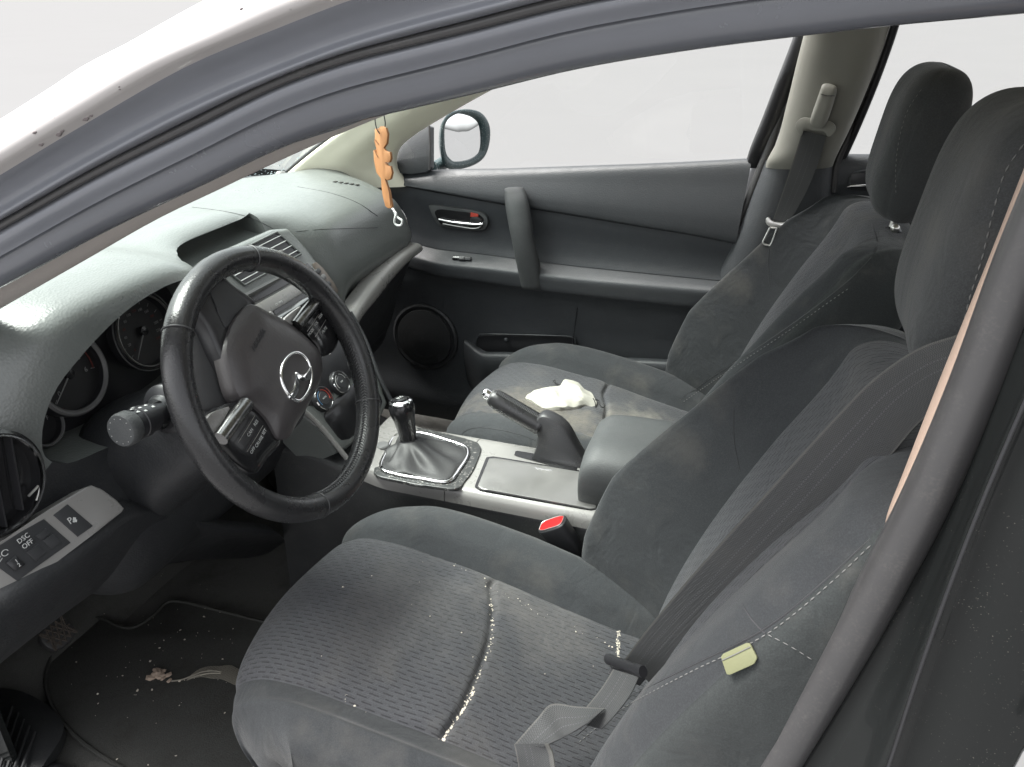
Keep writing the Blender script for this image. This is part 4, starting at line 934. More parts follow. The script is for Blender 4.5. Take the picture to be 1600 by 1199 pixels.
va = unit(np.cross(sd, V3(0, 0, 1))); vb_ = unit(np.cross(va, sd))
for k_, (ds, t_) in enumerate(((.36, .5), (.42, .9), (.57, .4), (.58, .8), (.62, 1.2), (.70, .55), (.70, 1.0))):
    n_ = va * math.cos(t_ + .6) * -1 + vb_ * math.sin(t_ + .6); p = s0 + sd * sl_ * ds + n_ * (.0199 if ds < .5 else .0215); q_ = np.cross(sd, n_)
    plate('symbol', [p + sd * a * .0022 + q_ * b * .0016 for a, b in ((-1, -1), (1, -.6), (1, .8), (-.4, 1))], n_, .0005, M['white'], stk, bev=0)
for t_ in np.linspace(0, 2*math.pi, 12)[:-1]:
    p = s1 + (va * math.cos(t_) + vb_ * math.sin(t_)) * .0165 + sd * .0004; lathe('cap_dot', p, sd, [(.0006, 0), (0, .0006)], M['steel'], stk, n=6)

# ================================================================== steering wheel
wheel = thing('steering_wheel', 'worn black leather steering wheel turned part way round, chrome emblem in the hub', 'steering wheel', WC)
RO = .188; rt = .0168; RC = RO - rt
th = np.linspace(0, 2*np.pi, 160, endpoint=False)
GW = []
for t in th:
    rad = WA * math.cos(t) + WB * math.sin(t); a = np.linspace(0, 2*np.pi, 26, endpoint=False)
    GW.append([WC + rad * (RC + rt * math.cos(q)) + WN * rt * 1.12 * math.sin(q) for q in a])
rim = grid('rim', np.array(GW), M['leather'], wheel, cu=True, cv=True)
def wp(px, py, off=0): return onP(px, py, WC + WN * off, WN)
def wang(px, py):
    d = wp(px, py) - WC; return math.atan2(d @ WB, d @ WA)
for (px, py) in ((262, 512), (580, 630), (385, 390), (500, 800)):          # leather joints
    t = wang(px, py); rad = WA * math.cos(t) + WB * math.sin(t)
    tube('rim_joint', [WC + rad * (RC + (rt + .0004) * math.cos(q)) + WN * (rt + .0004) * 1.12 * math.sin(q) for q in np.linspace(0, 2*np.pi, 24)], .0011, M['thread_dark'], rim, n=6)
t0, t1 = wang(545, 520), wang(500, 795)
if t1 > t0: t1 -= 2 * math.pi
P_, N_ = [], []
for t in np.linspace(t0, t1, 200):
    rad = WA * math.cos(t) + WB * math.sin(t); q = math.radians(158)
    P_.append(WC + rad * (RC + rt * math.cos(q)) + WN * rt * 1.12 * math.sin(q)); N_.append(rad * math.cos(q) + WN * math.sin(q))
P_, N_ = np.array(P_), np.array(N_)
bt_ = np.gradient(P_, axis=0); bt_ /= np.linalg.norm(bt_, axis=1, keepdims=True); sd_ = np.cross(bt_, N_)
V_, F_ = [], []
for i in range(0, 200, 3):
    for sg in (-1, 1):
        a = P_[i] + sd_[i] * sg * .0045 + bt_[i] * .0016; b = P_[i] + sd_[i] * sg * .0006 - bt_[i] * .0016; o_ = len(V_)
        G_ = tubeG(np.array([a, (a + b) / 2 + N_[i] * .0012, b]), .0011, 5); V_ += list(G_.reshape(-1, 3)); F_ += gridF(3, 5, cv=True, off=o_)
tag(mk('stitching', V_, F_, M['thread_dark'], rim), kind='stuff')
M['roller'] = metal('dark_satin_metal', (.22, .22, .22), .26, .05)
# hub, spokes, cover
plate('spoke_back', chaikin([wp(*q, -.040) for q in [(292, 500), (322, 512), (352, 556), (364, 592), (380, 628), (345, 640), (318, 652), (300, 600), (292, 545)]], 2), WN, .012, plastic('spoke_back_plastic', (.060, .060, .063), .45, 500, .1), wheel, bev=.004)
lathe('hub_back', WC - WN * .058, WN, [(.060, 0), (.072, .015), (.066, .035), (0, .038)], M['smooth_black'], wheel, n=36)
padp = [(391, 476), (372, 493), (359, 518), (354, 545), (360, 580), (374, 620), (396, 634), (418, 656), (434, 684), (448, 686), (466, 658), (488, 622), (504, 582), (500, 552), (482, 530), (455, 507), (422, 489)]
cover = pillow('airbag_cover', cr(np.array([wp(*q, -.008) for q in padp]), 72, closed=True), WN, .014, .024, M['pad'], wheel, rings=12, p=5)
def spoke(P, off, mat, nm_='spoke', h=.006, t=.022): return pillow(nm_, cr(np.array([wp(*q, off) for q in P]), 60, closed=True), WN, h, t, mat, wheel, rings=8, p=6)
s_b = spoke([(300, 478), (312, 446), (330, 416), (362, 444), (398, 474), (374, 496), (358, 522), (352, 548), (362, 590), (340, 552), (322, 512)], -.020, M['smooth_black'])
plate('spoke_inlay', chaikin([wp(*q, -.0125) for q in [(325, 436), (333, 424), (360, 446), (392, 472), (368, 494), (354, 516), (344, 496), (330, 458)]], 2, .2), WN, .004, M['button'], s_b, bev=.0015)
for Pside, nm_ in (([(318, 668), (338, 640), (372, 628), (400, 634), (420, 658), (438, 688), (418, 716), (398, 740), (372, 728), (345, 702)], 'l'),
                   ([(440, 500), (470, 476), (500, 460), (520, 478), (530, 512), (524, 545), (504, 556), (488, 534), (462, 512)], 'r')):
    sp_b = spoke(Pside, -.018, M['blackgloss'], h=.007)
    if nm_ == 'l':
        ro = [wp(344, 686, -.006), wp(366, 656, -.004), wp(385, 631, -.006)]; sil = [(318, 660), (332, 644), (362, 634), (346, 664), (337, 682), (328, 676)]
        lines = [[(372, 692), (386, 670), (398, 650)], [(386, 706), (400, 684), (411, 665)]]; fx = ((366, 714), (400, 659)); glyph = [('RES', 400, 661), ('CAN', 391, 676), ('SET', 413, 675), ('CRUISE', 405, 690), ('OFF', 395, 704)]
    else:
        ro = [wp(462, 510, -.006), wp(478, 490, -.004), wp(496, 470, -.006)]; sil = [(444, 499), (456, 488), (472, 477), (466, 492), (458, 508), (450, 504)]
        lines = [[(480, 518), (490, 504), (498, 491)], [(492, 527), (502, 512), (509, 500)]]; fx = ((480, 520), (500, 492)); glyph = [('MODE', 486, 519), ('VOL', 494, 506), ('SEEK', 501, 494), ('MUTE', 507, 516), ('II', 498, 530)]
    tube('roller_trim', cr(np.array(ro), 16), .0098, M['roller'], sp_b, n=18)
    plate('silver_inlay', chaikin([wp(*q, -.008) for q in sil], 1, .15), WN, .006, M['silver'], sp_b, bev=.001)
    for L_ in lines: tube('panel_line', [wp(*q, -.0068 if nm_ == 'l' else -.0072) for q in L_], .0004, M['steel'], sp_b, n=5)
    gx = unit(wp(*fx[1]) - wp(*fx[0])); gy = np.cross(WN, gx)
    for g_, a, b in glyph: text('lettering', g_, .0062, wp(a, b, -.0100), gx, gy, M['white'], sp_b, depth=.0002)
# emblem
er = cr(np.array([wp(*q, .0062) for q in [(464, 551), (479, 562), (487, 586), (481, 612), (465, 627), (449, 616), (439, 592), (444, 565)]]), 60, closed=True)
emb = tube('emblem', np.vstack([er, er[:2]]), .0030, M['chrome'], wheel, n=10, e=.8)
wing1 = [(463, 581), (470, 586), (477, 584), (483, 576), (486, 570), (487, 580), (486, 590), (478, 595), (470, 595), (466, 591)]
wing2 = [(463, 581), (466, 591), (468, 602), (466, 612), (460, 621), (453, 624), (450, 617), (457, 611), (461, 602), (462, 590)]
for Pw in (wing1, wing2):
    plate('emblem_wing', cr(np.array([wp(*q, .0085) for q in Pw]), 30, closed=True), WN, .004, M['chrome'], emb, bev=.0005)
ex = unit(wp(420, 541) - wp(398, 507)); ey = np.cross(WN, ex)
text('embossed_lettering', 'AIRBAG', .011, wp(404, 531, .0062), -unit(wp(402, 538) - wp(415, 514)), np.cross(WN, -unit(wp(402, 538) - wp(415, 514))), M['smooth_black'], cover, depth=.0006)
text('embossed_lettering', 'SRS', .009, wp(411, 521, .0062), -unit(wp(402, 538) - wp(415, 514)), np.cross(WN, -unit(wp(402, 538) - wp(415, 514))), M['smooth_black'], cover, depth=.0006)

# ================================================================== centre console
con = thing('centre_console', 'silver topped centre console between the front seats with a closed storage lid', 'console', (-.2, -.01, 0))
CZ = .345; YN, YF = -.106, .086
secs = []
for x, z, yn, yf in ((-.64, .40, -.115, .105), (-.54, .385, -.11, .098), (-.47, CZ + .018, YN, .092), (-.40, CZ + .002, YN, YF), (-.30, CZ - .001, YN, YF), (-.1, CZ - .002, YN, YF), (.06, CZ - .002, YN, YF), (.35, CZ - .02, YN, YF)):
    secs.append([V3(x, yn - .012, 0), V3(x, yn - .008, .14), V3(x, yn - .002, z - .045), V3(x, yn, z - .030), V3(x, yn + .03, z - .026), V3(x, (yn + yf) / 2, z - .026), V3(x, yf - .03, z - .026), V3(x, yf, z - .030), V3(x, yf + .002, z - .045), V3(x, yf + .008, .14), V3(x, yf + .012, 0)])
grid('side_panels', cr(np.array([cr(s, 60) for s in secs]), 50), M['console_black'], con)
# silver deck in two mouldings with a bevelled driver's edge
def deck(nm_, xs, zoff=0):
    S = []
    for x in xs:
        z = CZ + .018 * smooth01((-x - .40) / .10) + .02 * smooth01((-x - .5) / .1) + zoff
        S.append([V3(x, YN - .004, z - .030), V3(x, YN - .003, z - .018), V3(x, YN - .001, z - .010), V3(x, YN + .004, z - .0035), V3(x, YN + .012, z - .0005), V3(x, -.04, z + .0005), V3(x, .03, z + .0005), V3(x, YF - .010, z - .001), V3(x, YF - .002, z - .006), V3(x, YF + .002, z - .020)])
    return thicken(nm_, np.array([cr(s, 46) for s in S]), -.003, M['silver'], con)
deck('front_deck', np.linspace(-.485, -.2885, 18)); deck('rear_deck', np.linspace(-.2870, .10, 10))
def cz(px, py, off=0): return onZ(px, py, CZ + off)
UPN = V3(0, 0, 1)
# storage lid with its dark gap
lidp = [(765, 714), (940, 743), (931, 796), (745, 762)]
gap = chaikin([cz(*q, .0012) for q in [(761, 711.5), (944, 741.5), (935, 799), (740, 764)]], 2, .06); plate('lid_gap', gap, UPN, .003, M['blackgloss'], con, bev=0)
lid = plate('storage_lid', chaikin([cz(*q, .0036) for q in lidp], 2, .05), UPN, .006, M['silver_dark'], con, bev=.0015, seg=3)
s_ = NT('brushed_lid'); s_.set(Base_Color=s_.mix(s_.noise(12, 4), (.20, .196, .19), (.24, .236, .23)), Metallic=.6, Roughness=s_.ramp(s_.noise(30, 4), .3, .7, .30, .42)); lid.data.materials[0] = s_.m
tube('lid_scratch', [cz(836, 731, .0042), cz(850, 733.5, .0042), cz(862, 735, .0042)], .0005, M['chrome'], lid, n=5)
# handbrake slot
slot = chaikin([cz(*q, .0014) for q in [(806, 704), (824, 707), (905, 722), (900, 738), (840, 722), (803, 712)]], 1, .15)
plate('brake_slot', slot, UPN, .002, M['blackgloss'], con, bev=0)
# gear lever surround
sur = chaikin([cz(*q, .004) for q in [(581, 742), (596, 700), (612, 667), (654, 667), (746, 690), (753, 701), (738, 738), (716, 765), (650, 757)]], 2, .12)
s_ = NT('scuffed_surround'); sc = s_.ramp(s_.noise(90, 5, .75, dist=2), .56, .62, 0, 1); s_.set(Base_Color=s_.mix(sc, (.030, .031, .031), (.22, .21, .20)), Roughness=.35); SURM = s_.m
surr = plate('lever_surround', sur, UPN, .006, SURM, con, bev=.002, seg=3)
sin_ = cr(np.array([cz(*q, .0065) for q in [(597, 733), (604, 705), (620, 680), (652, 676), (700, 688), (728, 699), (731, 708), (718, 732), (700, 752), (655, 747), (620, 741)]]), 80, closed=True)
tube('chrome_frame', np.vstack([sin_, sin_[:2]]), .0042, M['chrome'], surr, n=10, e=.7)
lathe('deck_button', cz(598, 697, .010), V3(0, 0, 1), [(.013, -.004), (.013, .002), (.011, .004), (0, .0045)], M['silver_dark'], con, n=24)
# armrest box
AS = []
for x, zt, ya, yb_ in ((-.034, .380, -.070, .075), (-.046, .408, -.084, .090), (-.044, .432, -.088, .094), (-.026, .447, -.091, .097), (.0, .451, -.092, .098), (.06, .452, -.094, .10), (.18, .452, -.094, .10), (.32, .450, -.094, .10), (.345, .40, -.08, .09)):
    AS.append([V3(x, ya + .01, .345), V3(x, ya, .38 if zt > .40 else .36), V3(x, ya + .004, zt - .018), V3(x, ya + .028, zt - .002), V3(x, 0, zt), V3(x, yb_ - .028, zt - .002), V3(x, yb_ - .004, zt - .018), V3(x, yb_, .38 if zt > .40 else .36), V3(x, yb_ - .01, .345)])
arm = grid('armrest_lid', loft(AS, 44, 50), M['armrest'], con, caps=True)
tube('armrest_seam', cr([V3(-.0415, y, .392) for y in (-.07, 0, .075)], 10), .0012, M['thread_dark'], arm, n=6)

# ================================================================== gear lever
gl = thing('gear_lever', 'gear lever with glossy black and chrome knob in a leather boot', 'gear lever', cz(650, 715, .004))
kt = onY(624, 628, -.015); kb_ = onY(638, 684, -.015); ka = unit(kt - kb_ + V3(0, .004, 0)); kl = np.linalg.norm(kt - kb_)
base = cr(np.array([cz(*q, .006) for q in [(599, 732), (606, 704), (622, 681), (652, 678), (700, 690), (726, 701), (728, 709), (715, 732), (698, 749), (655, 744), (620, 738)]]), 72, closed=True)
topc = kb_ - ka * .004; xa = unit(np.cross(ka, V3(0, 1, 0))); ya_ = np.cross(ka, xa)
a0 = np.array([math.atan2((b - base.mean(0)) @ ya_, (b - base.mean(0)) @ xa) for b in base])
ring = np.array([topc + (xa * math.cos(t) + ya_ * math.sin(t)) * .0185 for t in a0])
GB = []
for i, f in enumerate(np.linspace(0, 1, 22)):
    g = f ** 1.35; q = base * (1 - g) + ring * g; q[:, 2] = base[:, 2] * (1 - f ** .8) + ring[:, 2] * f ** .8 - .006 * math.sin(math.pi * f)
    fold = np.array([.0050 * math.sin(5 * t + 2.2 * f) * math.sin(math.pi * f) + .0028 * math.sin(9 * t - 3 * f + 1) * math.sin(math.pi * f) for t in a0])
    dirn = (q - q.mean(0)); dirn[:, 2] = 0; dirn /= np.maximum(np.linalg.norm(dirn, axis=1, keepdims=True), 1e-6)
    GB.append(q + dirn * fold[:, None] + V3(0, 0, 1) * fold[:, None] * .5)
grid('boot', np.array(GB), M['boot'], gl, cv=True)
lathe('knob', kb_, ka, [(.0165, -.006), (.0170, 0), (.0180, kl * .25), (.0205, kl * .50), (.0245, kl * .72), (.0252, kl * .84), (.0228, kl * .94), (.0215, kl * .97)], M['blackgloss'], gl, n=40)
lathe('knob_cap', kb_ + ka * kl * .955, ka, [(.0232, 0), (.0226, .0034), (.0185, .0060), (.0172, .0056), (.0, .0062)], M['chrome'], gl, n=40)
lathe('shift_disc', kb_ + ka * (kl * .955 + .0062), ka, [(.0160, 0), (.0145, .0024), (.008, .0040), (0, .0046)], M['blackgloss'], gl, n=32)
lathe('collar', kb_ - ka * .010, ka, [(.0190, 0), (.0195, .004), (.0170, .008)], M['smooth_black'], gl, n=32)
sp0 = kb_ + ka * (kl * .955 + .0104); gx = unit(V3(.25, 1, 0)); gy = np.cross(ka, gx)
for k_, xx in enumerate((-.005, 0, .005)): tube('shift_pattern', [sp0 + gx * xx - gy * .005, sp0 + gx * xx + gy * .005], .0004, M['white'], gl, n=5)
tube('shift_pattern', [sp0 - gx * .005, sp0 + gx * .005], .0004, M['white'], gl, n=5)

# ================================================================== handbrake
HY = .045
hb = thing('handbrake', 'black handbrake lever with leather grip and chrome button, pulled up', 'handbrake', onY(880, 725, HY))
def hy(px, py, y=HY): return onY(px, py, y)
# curved lower body: side outline extruded across
out = [(838, 655), (849, 644), (872, 652), (888, 666), (902, 690), (912, 708), (922, 722), (938, 734), (900, 735), (860, 722), (832, 716), (836, 706), (841, 690), (842, 676)]
W_ = .015
C_ = cr(np.array([hy(*q) for q in out]), 70, closed=True); cen = C_.mean(0)
HG = []
for yy, sc_ in ((-W_, .86), (-W_ * .8, .95), (-W_ * .4, 1.0), (W_ * .4, 1.0), (W_ * .8, .95), (W_, .86)):
    mid = C_.copy(); HG.append(C_ + V3(0, yy, 0) + (cen - C_) * 0 + np.array([unit(cen - c) for c in C_]) * (.004 * (1 - sc_) / .14))
grid('lever_body', cr(np.array(HG), 14), M['hand'], hb, cv=True, caps=True)
g0, g1 = hy(843, 664), hy(768, 620); ga = unit(g1 - g0); gl_ = np.linalg.norm(g1 - g0)
lathe('grip', g0, ga, [(.0185, -.004), (.0195, .004), (.0195, gl_ * .5), (.0190, gl_ * .85), (.0172, gl_ * .96), (.0150, gl_)], M['leather'], hb, n=36)
lathe('grip_ring', g0, ga, [(.0199, -.001), (.0203, .001), (.0199, .003)], M['smooth_black'], hb, n=36)
lathe('collar', g1, ga, [(.0140, -.004), (.0135, .003), (.0100, .004)], M['silver_dark'], hb, n=32)
lathe('release_button', g1, ga, [(.0100, 0), (.0104, .008), (.0104, .014), (.0085, .0168), (0, .0172)], M['chrome'], hb, n=32)
up_ = unit(V3(0, -.30, 1) - ga * (V3(0, -.30, 1) @ ga))
V_, F_ = [], []
for s in np.linspace(.004, gl_ - .006, 30):
    p = g0 + ga * s + up_ * .0196; sd2 = np.cross(ga, up_); o_ = len(V_)
    G_ = tubeG(np.array([p - sd2 * .0032 + up_ * -.0003, p + up_ * .0012, p + sd2 * .0032 + up_ * -.0003]), .0013, 6); V_ += list(G_.reshape(-1, 3)); F_ += gridF(3, 6, cv=True, off=o_)
tag(mk('stitching', V_, F_, M['thread_dark'], hb), kind='stuff')
grid('brake_gaiter', cr(np.array([[hy(905, 712) + V3(0, y, -.006) , hy(930, 728) + V3(0, y, -.004), hy(955, 738) + V3(0, y, -.004), hy(985, 745) + V3(0, y, -.010)] for y in (-.022, -.012, .012, .022)]), 10), M['hand'], hb)

# ================================================================== seats
def seg2(P, n, g0, g1, gw=.008, cn=-.08):
    """one upholstered panel of a section: smooth curve, samples packed at its two seams, edges pulled in"""
    t = (1 - np.cos(np.linspace(0, np.pi, n))) / 2; Q = cr(np.asarray(P, float), n, t=t)
    d = np.linalg.norm(np.diff(Q, axis=0), axis=1); s = np.concatenate([[0], np.cumsum(d)]); L = s[-1]
    T = np.gradient(Q, axis=0); N = np.stack([-T[:, 1], T[:, 0]], 1); N /= np.maximum(np.linalg.norm(N, axis=1, keepdims=True), 1e-12)
    dep = g0 * np.exp(-(s / gw) ** 2) + g1 * np.exp(-((L - s) / gw) ** 2)
    C = np.array([0.0, cn]); D = C[None] - Q; D[:, 0] *= .45; D /= np.maximum(np.linalg.norm(D, axis=1, keepdims=True), 1e-9)
    return Q + D * dep[:, None], s
def build_seat(cy, dx, label, near, group, mats=None, cross=None, hoff=(0, 0, 0)):
    """near = -1: the worn, door-side bolster lies towards -y.  Section coordinates: v across, n out of the cushion."""
    o = thing('car_seat', label, 'seat', (dx, cy, 0), group)
    mf, mp_, ms = mats
    # ---------- backrest
    line = cr(np.array([V3(.125, 0, .17), V3(.135, 0, .26), V3(.160, 0, .36), V3(.205, 0, .48), V3(.262, 0, .60), V3(.318, 0, .705), V3(.350, 0, .788)]), 400)
    arc = np.concatenate([[0], np.cumsum(np.linalg.norm(np.diff(line, axis=0), axis=1))]); L = arc[-1]
    ssplit = {1: .385, -1: .345}
    S = np.unique(np.concatenate([np.linspace(0, L - .10, 60), np.linspace(L - .10, L, 30), np.linspace(.33, .40, 36)]))
    cols = {k: [] for k in ('insert', 'bl', 'br', 'shell')}; uvs = {k: [] for k in cols}
    for s in S:
        p = np.array([np.interp(s, arc, line[:, j]) for j in range(3)]); p2 = np.array([np.interp(min(s + .01, L), arc, line[:, j]) for j in range(3)]); p1 = np.array([np.interp(max(s - .01, 0), arc, line[:, j]) for j in range(3)])
        a = unit(p2 - p1); n = unit(np.cross(a, V3(0, 1, 0))); n = n if n[0] < 0 else -n
        r = s / L
        W = np.interp(r, [0, .12, .35, .6, .8, .92, 1], [.215, .238, .252, .250, .240, .230, .222]); wi = np.interp(r, [0, .3, .7, 1], [.135, .132, .145, .150])
        dd = {+1: np.interp(r, [0, .10, .22, .38, .60, .80, .93, 1], [.09, .135, .152, .150, .108, .080, .045, .02]), -1: np.interp(r, [0, .10, .25, .42, .60, .80, .93, 1], [.034, .042, .046, .046, .038, .030, .020, .008])}
        if near == 0: dd[-1] = dd[1] * .5
        e = np.clip((s - (L - .055)) / .055, 0, 1); sh = math.sqrt(max(0, 1 - e * e)); wsh = 1 - .26 * (1 - sh); nm_ = -.060
        puff = .006 * math.sin(math.pi * min(1, r * 1.1))
        def fin(Q): 
            Q = Q.copy(); Q[:, 1] = nm_ + (Q[:, 1] - nm_) * sh; Q[:, 0] *= wsh; return p[None] + np.outer(Q[:, 0], V3(0, 1, 0)) + np.outer(Q[:, 1], n) + V3(dx, cy, 0)
        wl = wi - (.03 if near else 0); wi = wi + .026
        ins, us = seg2([(-wl, .014), (-wl * .6, .006 + puff), (0, puff), (wi * .6, .006 + puff), (wi, .014)], 40, .004, .004)
        cols['insert'].append(fin(ins)); uvs['insert'].append([(s, u_) for u_ in us])
        for key, sg in (('bl', -1), ('br', 1)):
            d = dd[sg]; wi_ = wl if sg < 0 else wi; q = [(wi_, .014), (wi_ + .016, .014 + .26 * d), (wi_ + (W - wi_) * .52, .014 + .78 * d), (W - .028, .010 + d), (W - .002, .72 * d)]
            if sg < 0: q = [(-a_, b_) for a_, b_ in q][::-1]
            Q, us = seg2(q, 34, .004 if key == 'br' else .002, .002 if key == 'br' else .004)
            g = 0.0
            c_ = np.array([0, -.02]); Q = Q - (Q - np.array([sg * (wi + W) / 2, 0])) * (g / .06)
            cols[key].append(fin(Q)); uvs[key].append([(s, u_) for u_ in us])
        dl, dr = dd[-1], dd[1]
        qs = [(W - .002, .72 * dr), (W + .006, .30 * dr), (W + .004, -.04), (W - .012, -.10), (W - .06, -.125), (0, -.13), (-W + .06, -.125), (-W + .012, -.10), (-W - .004, -.04), (-W - .006, .30 * dl), (-W + .002, .72 * dl)]
        Q, us = seg2(qs, 90, .002, .002, .005)
        cols['shell'].append(fin(Q)); uvs['shell'].append([(s, u_) for u_ in us])
    shell = grid('backrest', np.array(cols['shell']), ms, o, uv=np.array(uvs['shell']))
    grid('backrest_insert', np.array(cols['insert']), mp_, shell, uv=np.array(uvs['insert']))
    grid('backrest_bolster', np.array(cols['bl']), mf, shell, uv=np.array(uvs['bl'])); grid('backrest_bolster', np.array(cols['br']), mf, shell, uv=np.array(uvs['br']))
    SH = np.array(cols['shell'])
    # ---------- cushion
    prof = cr(np.array([V3(-.365, 0, .10), V3(-.415, 0, .17), V3(-.445, 0, .230), V3(-.442, 0, .282), V3(-.405, 0, .308), V3(-.33, 0, .315), V3(-.22, 0, .303), V3(-.12, 0, .286), V3(-.02, 0, .265), V3(.06, 0, .250), V3(.13, 0, .240)]), 500)
    arc = np.concatenate([[0], np.cumsum(np.linalg.norm(np.diff(prof, axis=0), axis=1))]); L = arc[-1]
    S = np.unique(np.concatenate([np.linspace(0, L, 110), np.linspace(L * .55, L * .80, 90)]))
    cols = {k: [] for k in ('insert', 'bl', 'br')}; uvs = {k: [] for k in cols}
    for s in S:
        p = np.array([np.interp(s, arc, prof[:, j]) for j in range(3)]); pa = np.array([np.interp(min(s + .012, L), arc, prof[:, j]) for j in range(3)]); pb = np.array([np.interp(max(s - .012, 0), arc, prof[:, j]) for j in range(3)])
        a = unit(pa - pb); n = unit(np.cross(a, V3(0, 1, 0)))
        r = s / L; front = smooth01(1 - (p[0] + .43) / .20)
        W = np.interp(r, [0, .2, .4, .7, 1], [.225, .250, .262, .258, .235]); wi = np.interp(r, [0, .25, .6, 1], [.150, .152, .148, .135])
        d = np.interp(r, [0, .20, .35, .55, .8, 1], [.004, .010, .024, .040, .044, .030])
        def fin(Q, grv=None):
            v = Q[:, 0]; nn = Q[:, 1] - (grv if grv is not None else 0)
            X = p[None] + np.outer(v, V3(0, 1, 0)) + np.outer(nn, n)
            av = np.abs(v) / .26; X[:, 0] += front * (.050 * av ** 2 + .055 * np.clip(av, 0, 1.02) ** 6)
            if near: X[:, 0] += front * .035 * np.where(v < 0, av ** 3, 0)
            X[:, 2] -= front * .012 * av ** 4
            return X + V3(dx, cy, 0)
        puff = .010 * math.sin(math.pi * np.clip((r - .15) / .8, 0, 1))
        wl = wi + (.026 if near else 0)
        ins, us = seg2([(-wl, .004), (-wl * .6, puff * .7), (0, puff), (wi * .6, puff * .7), (wi, .004)], 60, .005, .005, .010)
        xs = np.interp(ins[:, 0], cross[0], cross[1]) if cross else np.full(len(ins), -.11)
        dist = p[0] - xs; grv = .0085 * np.exp(-(dist / .0055) ** 2) - .004 * np.exp(-((dist + .03) / .03) ** 2) - .002 * np.exp(-((dist - .03) / .03) ** 2)
        grv = grv * smooth01(np.minimum(ins[:, 0] + wl, wi - ins[:, 0]) / .014)
        cols['insert'].append(fin(ins, grv)); uvs['insert'].append([(s, u_) for u_ in us])
        for key, sg in (('bl', -1), ('br', 1)):
            wn = near and sg < 0; d_ = d * (.40 if wn else 1); wi_ = wl if sg < 0 else wi; W_ = W - (.016 if wn else 0)
            q = [(wi_, .004), (wi_ + .025, (.004 if wn else .010) + .55 * d_), (wi_ + (.038 if wn else .062), .006 + d_), (W_ - .018, .70 * d_), (W_ + .004, -.012), (W_ + .004, -.055), (W_ - .010, -.105), (W_ - .03, -.15)]
            if sg < 0: q = [(-a_, b_) for a_, b_ in q][::-1]
            Q, us = seg2(q, 70, .005 if sg > 0 else 0, .005 if sg < 0 else 0, .010)
            cols[key].append(fin(Q)); uvs[key].append([(s, u_) for u_ in us])
    cu = grid('cushion', np.array(cols['bl']), mf, o, uv=np.array(uvs['bl']))
    grid('cushion_bolster', np.array(cols['br']), mf, cu, uv=np.array(uvs['br'])); INS = np.array(cols['insert'])
    grid('cushion_insert', INS, mp_, cu, uv=np.array(uvs['insert']))
    CB = np.array(cols['bl'])
    # plastic valance and runners
    box('seat_frame', V3(dx - .12, cy, .085), (.44, .40, .09), M['smooth_black'], o, bev=.01)
    for sg in (-1, 1): box('seat_rail', V3(dx - .06, cy + sg * .17, .022), (.46, .035, .03), M['smooth_black'], o, bev=.004)
    # recliner cover inboard of the hinge
    # ---------- headrest
    ax = unit(V3(.14, 0, .99)); fx_ = unit(np.cross(ax, V3(0, 1, 0))); fx_ = fx_ if fx_[0] < 0 else -fx_; c0 = V3(dx + .405, cy, .808) + V3(*hoff)
    H = .255; HS = {'headrest': [], 'front': []}; UV = {'headrest': [], 'front': []}
    for t in (1 - np.cos(np.linspace(0, np.pi, 56))) / 2:
        h = t * H
        qq = 2 * t - 1; env = max(0, 1 - abs(qq) ** 3.8) ** (1 / 2.4); sh = 1.0
        wd = (.50 + .50 * env) * .134 * (.93 + .07 * t); fd = .060 * env + .001; bd = .046 * env + .001
        q = [(-wd + .004, .62 * fd), (-wd * .80, .93 * fd), (0, fd), (wd * .80, .93 * fd), (wd - .004, .62 * fd)]
        Q, us = seg2(q, 44, .0035, .0035, .005)
        f = lambda Q: c0 + ax * h + np.outer(Q[:, 0], V3(0, 1, 0)) + np.outer(Q[:, 1] * sh, fx_)
        HS['front'].append(f(Q)); UV['front'].append([(h, u_) for u_ in us])
        q = [(wd - .004, .62 * fd), (wd + .002, .1 * fd), (wd, -.3 * bd), (wd * .90, -.80 * bd), (wd * .55, -bd), (0, -bd * 1.02), (-wd * .55, -bd), (-wd * .90, -.80 * bd), (-wd, -.3 * bd), (-wd - .002, .1 * fd), (-wd + .004, .62 * fd)]
        Q, us = seg2(q, 70, .0035, .0035, .005)
        HS['headrest'].append(f(Q)); UV['headrest'].append([(h, u_) for u_ in us])
    hr = grid('headrest', np.array(HS['headrest']), M['fab_head'], o, uv=np.array(UV['headrest']))
    grid('headrest_front', np.array(HS['front']), M['fab_head'], hr, uv=np.array(UV['front']))
    for sg in (-1, 1):
        pb_ = V3(dx + .385, cy + sg * .062, .745); tube('post', [pb_, pb_ + ax * .11], .0055, M['steel'], hr, n=14)
        lathe('post_guide', pb_ + V3(.008, 0, .022), ax, [(.013, 0), (.013, .005), (.010, .008), (.006, .0085)], M['smooth_black'], hr, n=24)
    return o, INS, CB, SH, cu, shell

